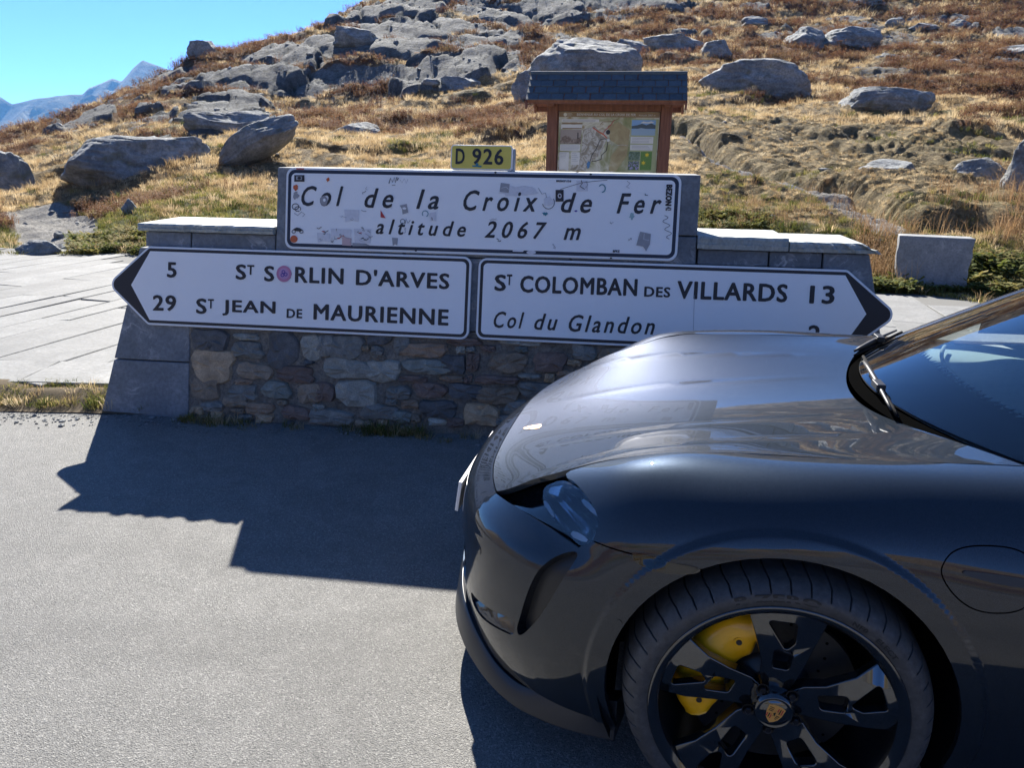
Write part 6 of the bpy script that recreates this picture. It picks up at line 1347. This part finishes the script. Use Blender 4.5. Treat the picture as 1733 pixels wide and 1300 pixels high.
rock_px(748, 134, 812, 158, 'grey boulder at the foot of the crag left of the board', 18)
rock_px(712, 155, 744, 166, 'small pale stone at the foot of the crag', 19)
rock_px(1436, -6, 1492, 14, 'boulder cut by the top picture edge', 20)
rock_px(210, 343, 234, 364, 'small angular stone on the bank beside the gravel path', 21, sub=4)
rock_px(36, 411, 100, 432, 'low pale rock at the terrace edge beside the path', 22, deep=.6, sub=4)
rock_px(92, 410, 132, 424, 'flat pale rock right of the path mouth', 23, deep=.6, sub=4)
rock_px(92, 388, 108, 398, 'fist-sized stone lying on the gravel path', 24, sub=4)
rock_px(-20, 256, 46, 318, 'rounded dark rock at the left picture edge', 25, deep=.7)
rock_px(330, 186, 452, 222, 'smooth pale slab beside the top of the leaning wedge rock', 28, deep=.7, cuts=5)
rock_px(1540, 40, 1580, 52, 'thin grey stone among red heather high on the right', 29, sub=4)
rock_px(1612, 30, 1640, 48, 'small upright stone near the upper right corner', 30, sub=4)
rock_px(1250, 33, 1302, 50, 'small dark boulder high above the whale-backed one', 31, sub=4)
rock_px(1680, 78, 1760, 96, 'low grey boulder near the right picture edge', 32, sub=4)
rock_px(1590, 98, 1640, 108, 'thin pale slab in the heather on the right', 33, sub=4)
rock_px(1500, 30, 1530, 46, 'small angular stone right of the top edge boulder', 34, sub=4)
# scattered small stones: nobody could tell these apart
def scatter_mesh(name, pts, sizes, mat, seed=0, label=None):
    rg_ = np.random.default_rng(seed); bm = bmesh.new(); bmesh.ops.create_icosphere(bm, subdivisions=1, radius=1); B = np.array([v.co[:] for v in bm.verts]); T = np.array([[v.index for v in f.verts] for f in bm.faces]); bm.free()
    VV = []; FF = []
    for i, (p, s) in enumerate(zip(pts, sizes)):
        q = B*(1+rg_.uniform(-.28, .28, (len(B), 1)))*np.array([s*rg_.uniform(.8, 1.6), s*rg_.uniform(.7, 1.2), s*rg_.uniform(.35, .75)]); a = rg_.uniform(0, 6.28); c, n_ = math.cos(a), math.sin(a)
        q = np.stack([q[:, 0]*c-q[:, 1]*n_, q[:, 0]*n_+q[:, 1]*c, q[:, 2]], 1)+np.array(p); VV.append(q); FF.append(T+i*len(B))
    o = meshobj(name, np.concatenate(VV), np.concatenate(FF), mat); return tag(o, kind='stuff', label=label)
rg2 = np.random.default_rng(9)
pts = []; sz = []
while len(pts) < 900:
    a = rg2.uniform(R_(-36), R_(38)); r = 11*math.exp(rg2.uniform(0, 2.1)); x, y = math.sin(a)*r, math.cos(a)*r
    if y < edge_y(x)+.4: continue
    pt = terr_z(np.array([x]), np.array([y])); rk_ = pt(RK)[0]; pa_ = pt(PA)[0]
    if rk_ < .2 and pa_ < .4 and rg2.random() < .93: continue
    s = (.02+.05*rg2.random()**3)*(r/14)**.9*(1 if pa_ < .4 else .6); pts.append((x, y, pt(TZ)[0]+s*.1)); sz.append(s)
scatter_mesh('stones', pts, sz, M_ROCK, 4, 'loose grey stones strewn over the slope and path')
pts = []; sz = []
for k in range(1500):
    t = rg2.uniform(-9, 2.2); f0 = WO[:2]+wu[:2]*t; off_ = abs(rg2.normal(0, .10)); y = (f0[1] if t > -2.55 else 4.62+.0*t)-.02-off_; pts.append((f0[0], y, .002)); sz.append(rg2.uniform(.003, .010)*(1 if rg2.random() < .93 else 2.))
scatter_mesh('gravel', pts, sz, M_ROCK, 5, 'loose grit lying along the foot of the wall')
for (px, py, s, lb) in ((693, 724, .085, 'flat dark stone lying on the road at the foot of the wall'), (243, 692, .032, 'small grey pebble at the foot of the left corner block'), (392, 703, .03, 'small grey pebble below the rubble stones')):
    g = gpt(px, py, .01); boulder('stone', lb, 'stone', (g[0], g[1], .012), (s*2, s*1.3, s*.8), int(px), sub=3, mat=M_STN[6])
# verge of soil between road and terrace
xs = np.linspace(-12.5, -2.15, 160); ys = np.linspace(0, 1, 14); VX, VT = np.meshgrid(xs, ys); y0_ = 4.66-.02*(VX+3)+.08*(fbm(VX*1.5, VX*0, 3, 5)-.5); VY = y0_+(5.03-.02*(VX+3)-y0_)*VT
VZ = .006+.085*sst(0, .8, VT)*(.6+.8*fbm(VX*2.5, VY*5, 3, 6))
M_SOIL = simple('verge_soil', (.09, .065, .035), 1, var=.5, scale=30, bump=.01)
tag(grid_mesh('verge', VX, VY, VZ, M_SOIL), kind='structure')
# ---------------------------------------------------------------- plants (instanced blades: stuff)
def leaf_mat(name, stops, trans=.35, rough=.6):
    m = bpy.data.materials.new(name); m.use_nodes = True; t = m.node_tree; t.nodes.clear(); N_ = t.nodes.new; o = N_('ShaderNodeOutputMaterial'); mx = N_('ShaderNodeMixShader'); d = N_('ShaderNodeBsdfPrincipled'); tr = N_('ShaderNodeBsdfTranslucent'); oi = N_('ShaderNodeObjectInfo'); cr = N_('ShaderNodeValToRGB'); gm = N_('ShaderNodeNewGeometry'); nz = N_('ShaderNodeTexNoise'); nz.inputs['Scale'].default_value = 1.1; t.links.new(gm.outputs['Position'], nz.inputs[0])
    ad = N_('ShaderNodeMath'); ad.operation = 'ADD'; mu = N_('ShaderNodeMath'); mu.operation = 'MULTIPLY'; mu.inputs[1].default_value = .55; t.links.new(oi.outputs['Random'], mu.inputs[0]); t.links.new(mu.outputs[0], ad.inputs[0]); m2 = N_('ShaderNodeMath'); m2.operation = 'MULTIPLY'; m2.inputs[1].default_value = .5; t.links.new(nz.outputs[0], m2.inputs[0]); t.links.new(m2.outputs[0], ad.inputs[1]); t.links.new(ad.outputs[0], cr.inputs[0])
    while len(cr.color_ramp.elements) < len(stops): cr.color_ramp.elements.new(.5)
    for e, (p, c) in zip(cr.color_ramp.elements, stops): e.position = p; e.color = (*c, 1)
    t.links.new(cr.outputs[0], d.inputs['Base Color']); d.inputs['Roughness'].default_value = .85; d.inputs['Specular IOR Level'].default_value = .15; t.links.new(cr.outputs[0], tr.inputs[0]); mx.inputs[0].default_value = trans
    t.links.new(d.outputs[0], mx.inputs[1]); t.links.new(tr.outputs[0], mx.inputs[2]); t.links.new(mx.outputs[0], o.inputs[0]); return m
M_STRAW = leaf_mat('straw_grass', [(.15, (.20, .135, .07)), (.4, (.42, .30, .155)), (.65, (.60, .46, .27)), (.9, (.74, .62, .42))], .5)
M_GRASS = leaf_mat('green_grass', [(.15, (.06, .075, .02)), (.5, (.15, .15, .04)), (.9, (.38, .33, .11))], .45)
M_HEATH = leaf_mat('heather_leaf', [(.1, (.075, .038, .024)), (.45, (.20, .10, .058)), (.7, (.29, .17, .09)), (.95, (.19, .17, .08))], .35)
M_DRY = leaf_mat('dry_stalk', [(.1, (.20, .11, .055)), (.6, (.38, .24, .12)), (.95, (.55, .42, .25))], .35)
M_LEAF = leaf_mat('broad_leaf', [(.1, (.05, .07, .02)), (.5, (.13, .15, .035)), (.75, (.24, .20, .07)), (.95, (.42, .36, .06))], .35)
def tuft(n_, h, w, bend, width, seed, mat, coll, twig=False):
    rg_ = random.Random(seed); V = []; F = []
    for i in range(n_):
        a = rg_.uniform(0, 6.283); r = w*math.sqrt(rg_.random()); x, y = r*math.cos(a), r*math.sin(a); da = a+rg_.uniform(-1, 1); hh = h*rg_.uniform(.45, 1); bb = bend*hh*rg_.uniform(.3, 1.3); wd = width*rg_.uniform(.7, 1.3); pa = rg_.uniform(0, 6.283)
        px, py = math.cos(pa)*wd/2, math.sin(pa)*wd/2; dx, dy = math.cos(da), math.sin(da); b = len(V)
        V += [(x-px, y-py, -.02), (x+px, y+py, -.02), (x+dx*bb*.35-px*.8, y+dy*bb*.35-py*.8, hh*.6), (x+dx*bb*.35+px*.8, y+dy*bb*.35+py*.8, hh*.6), (x+dx*bb, y+dy*bb, hh*(1-.25*bend))]
        F += [(b, b+1, b+3, b+2), (b+2, b+3, b+4)]
        if twig:
            for q in range(5):
                zz = hh*rg_.uniform(.35, 1.); ax = rg_.uniform(0, 6.28); l = width*rg_.uniform(2.0, 4.0); ox, oy = x+dx*bb*zz/hh*.6, y+dy*bb*zz/hh*.6; b = len(V); ux, uy, uz = math.cos(ax)*l, math.sin(ax)*l, rg_.uniform(-.3, .8)*l
                V += [(ox, oy, zz), (ox+ux-uy*.4, oy+uy+ux*.4, zz+uz*.6), (ox+ux*1.5, oy+uy*1.5, zz+uz), (ox+ux+uy*.4, oy+uy-ux*.4, zz+uz*.5)]; F.append((b, b+1, b+2, b+3))
    me = bpy.data.meshes.new('tuft'); me.from_pydata(V, [], F); me.materials.append(mat); o = bpy.data.objects.new('tuft_shape', me); coll.objects.link(o)
def coll(name, specs):
    c = bpy.data.collections.new(name)
    for k, s in enumerate(specs): tuft(*s[:5], k+3, s[5], c, *s[6:])
    return c
def plants(name, label, P, S, c, seed):
    n_ = len(P); rg_ = np.random.default_rng(seed); me = bpy.data.meshes.new(name); me.vertices.add(n_); me.vertices.foreach_set('co', np.asarray(P, np.float32).ravel())
    a = me.attributes.new('size', 'FLOAT', 'POINT'); a.data.foreach_set('value', np.asarray(S, np.float32))
    r = me.attributes.new('turn', 'FLOAT_VECTOR', 'POINT'); R3 = np.stack([rg_.normal(0, .12, n_), rg_.normal(0, .12, n_), rg_.uniform(0, 6.28, n_)], 1); r.data.foreach_set('vector', R3.astype(np.float32).ravel())
    o = bpy.data.objects.new(name, me); link(o); ng = bpy.data.node_groups.new(name, 'GeometryNodeTree'); ng.interface.new_socket('Geometry', in_out='INPUT', socket_type='NodeSocketGeometry'); ng.interface.new_socket('Geometry', in_out='OUTPUT', socket_type='NodeSocketGeometry')
    N_ = ng.nodes.new; gi, go = N_('NodeGroupInput'), N_('NodeGroupOutput'); m2p = N_('GeometryNodeMeshToPoints'); ip = N_('GeometryNodeInstanceOnPoints'); ci = N_('GeometryNodeCollectionInfo'); ci.inputs[0].default_value = c; ci.inputs['Separate Children'].default_value = True; ci.inputs['Reset Children'].default_value = True
    s1 = N_('GeometryNodeInputNamedAttribute'); s1.data_type = 'FLOAT'; s1.inputs[0].default_value = 'size'; s2 = N_('GeometryNodeInputNamedAttribute'); s2.data_type = 'FLOAT_VECTOR'; s2.inputs[0].default_value = 'turn'; L_ = ng.links.new; e2r = N_('FunctionNodeEulerToRotation')
    L_(gi.outputs[0], m2p.inputs[0]); L_(m2p.outputs[0], ip.inputs['Points']); L_(ci.outputs[0], ip.inputs['Instance']); ip.inputs['Pick Instance'].default_value = True
    L_(s1.outputs[0], ip.inputs['Scale']); L_(s2.outputs[0], e2r.inputs[0]); L_(e2r.outputs[0], ip.inputs['Rotation']); L_(ip.outputs[0], go.inputs[0]); o.modifiers.new('scatter', 'NODES').node_group = ng
    return tag(o, label, kind='stuff')
C_STRAW = coll('straw', [(34, .22, .12, .9, .007, M_STRAW), (30, .16, .13, 1.2, .008, M_STRAW), (26, .28, .10, .7, .006, M_STRAW), (34, .12, .15, 1.3, .009, M_STRAW)])
C_GREEN = coll('green', [(34, .14, .12, .9, .008, M_GRASS), (30, .10, .13, 1.1, .009, M_GRASS), (24, .16, .10, .8, .009, M_LEAF)])
C_HEATH = coll('heath', [(26, .24, .22, .5, .010, M_HEATH, True), (30, .18, .26, .6, .011, M_HEATH, True), (24, .30, .18, .5, .009, M_HEATH, True)])
C_DRY = coll('dry', [(12, .60, .12, .35, .006, M_DRY, True), (9, .45, .10, .5, .006, M_DRY, True), (14, .5, .16, .4, .005, M_DRY)])
C_LEAF = coll('leafy', [(18, .16, .16, .9, .02, M_LEAF, True), (14, .12, .14, 1., .022, M_LEAF, True)])
def sample(n_, r0, r1, pw=1., a0=-38, a1=40):
    a = rg2.uniform(R_(a0), R_(a1), n_); r = r0*np.exp(rg2.uniform(0, 1, n_)**pw*math.log(r1/r0)); x, y = np.sin(a)*r, np.cos(a)*r; m = y > edge_y(x)+.12; x, y, r = x[m], y[m], r[m]
    g = terr_z(x, y); return x, y, r, g(TZ), g(RK), g(PA), g(GR), g(HE)
x, y, r, z, rk, pa, gr, he = sample(64000, 9.3, 85)
pn = fbm(x*.8, y*.8, 3, 301); m = (rk < .35) & (pa < .35) & (rg2.uniform(size=len(x)) < np.clip(1.15-gr*.9-he*.8, .05, 1)) & ((pn > .42) | (rg2.uniform(size=len(x)) < .5))
tmp = terr_z(x, y)(TM); S = .82*(r/17.)**.62*(.50+.55*rg2.random(len(x)))*(.5+.9*pn)*(1-.58*tmp); m &= rg2.random(len(x)) > tmp*.15; plants('dry_grass', 'straw-coloured autumn grass covering the slope', np.stack([x, y, z], 1)[m], S[m], C_STRAW, 1)
x, y, r, z, rk, pa, gr, he = sample(26000, 9.3, 45, 1.3); m = (rk < .3) & (pa < .3) & (rg2.uniform(size=len(x)) < gr*1.2); plants('green_grass', 'green grass in patches near the terrace edge', np.stack([x, y, z], 1)[m], ((r/15.)**.6*(.5+.5*rg2.random(len(x))))[m], C_GREEN, 2)
x, y, r, z, rk, pa, gr, he = sample(42000, 12, 95, .8); m = (rk < .6) & (pa < .2) & (rg2.uniform(size=len(x)) < (he-.25)*1.3); plants('heather', 'rust-brown heather and bilberry cushions on the slope', np.stack([x, y, z], 1)[m], ((r/24.)**.62*(.45+.75*rg2.random(len(x))))[m], C_HEATH, 3)
# tall dry stalks near the right end of the wall and along the bank
P = []; S = []
for (x0, y0, x1, y1, n_, s_) in ((1450, 395, 1545, 490, 150, .85), (1560, 330, 1733, 420, 90, .8), (1690, 290, 1790, 420, 110, 1.15), (1240, 300, 1480, 380, 60, .6), (1180, 330, 1460, 400, 140, .5), (230, 300, 470, 372, 90, .6), (60, 240, 330, 330, 70, .8), (480, 240, 760, 290, 60, .7)):
    for k in range(n_):
        h_ = hit(rg2.uniform(x0, x1), rg2.uniform(y0, y1)); P.append((h_[0], h_[1], tz1(h_[0], h_[1]))); S.append(s_*rg2.uniform(.5, 1.1))
plants('dry_stalks', 'tall dry stalks and seed heads along the bank', P, S, C_DRY, 4)
P = []; S = []
for (x0, y0, x1, y1, n_, s_) in ((1475, 478, 1532, 503, 60, .8), (1640, 440, 1730, 500, 70, 1.), (125, 395, 245, 430, 110, .75), (1535, 486, 1640, 496, 34, .6), (1160, 370, 1300, 402, 40, .6)):
    for k in range(n_):
        px_, py_ = rg2.uniform(x0, x1), rg2.uniform(y0, y1); h_ = hit(px_, py_, 8.8); P.append((h_[0], max(h_[1], edge_y(h_[0])+.02), max(.09, tz1(h_[0], h_[1])))); S.append(s_*rg2.uniform(.6, 1.2))
plants('ground_leaves', 'yellow-green leafy weeds at the edge of the terrace', P, S, C_LEAF, 5)
P = []; S = []
for k in range(750):
    x_ = rg2.uniform(-9, -2.3); t = rg2.uniform(.05, .98); y_ = 4.68-.02*(x_+3)+.33*t; P.append((x_, y_, .02+.06*t)); S.append(rg2.uniform(.22, .5))
for k in range(90):
    u_ = rg2.choice([rg2.uniform(-2.1, -1.7), rg2.normal(-.72, .14), rg2.normal(.35, .18), rg2.uniform(-2, 1)]); p_ = WO+wu*u_+np.array([0, -.035-abs(rg2.normal(0, .03)), 0]); P.append((p_[0], p_[1], .0)); S.append(rg2.uniform(.2, .55)*(1.25 if abs(u_+.72) < .3 else 1))
plants('verge_grass', 'short tufts along the kerb and the foot of the wall', P, S, C_GREEN, 6)
P2 = [p for p in P if rg2.random() < .5]; plants('verge_straw', 'dead grass among the verge tufts', [(p[0]+.02, p[1], p[2]) for p in P2], [rg2.uniform(.15, .4) for p in P2], C_STRAW, 7)
# ---------------------------------------------------------------- air
hz = boxo('haze', (-7300, -440, -300), (1700, 4700, 560), None); tag(hz, kind='stuff')
hm = bpy.data.materials.new('thin_air'); hm.use_nodes = True; t = hm.node_tree; t.nodes.clear(); o_ = t.nodes.new('ShaderNodeOutputMaterial'); v_ = t.nodes.new('ShaderNodeVolumePrincipled'); v_.inputs['Color'].default_value = (.18, .48, 1., 1); v_.inputs['Density'].default_value = .00009; v_.inputs['Anisotropy'].default_value = .2
t.links.new(v_.outputs[0], o_.inputs['Volume']); hz.data.materials.append(hm)
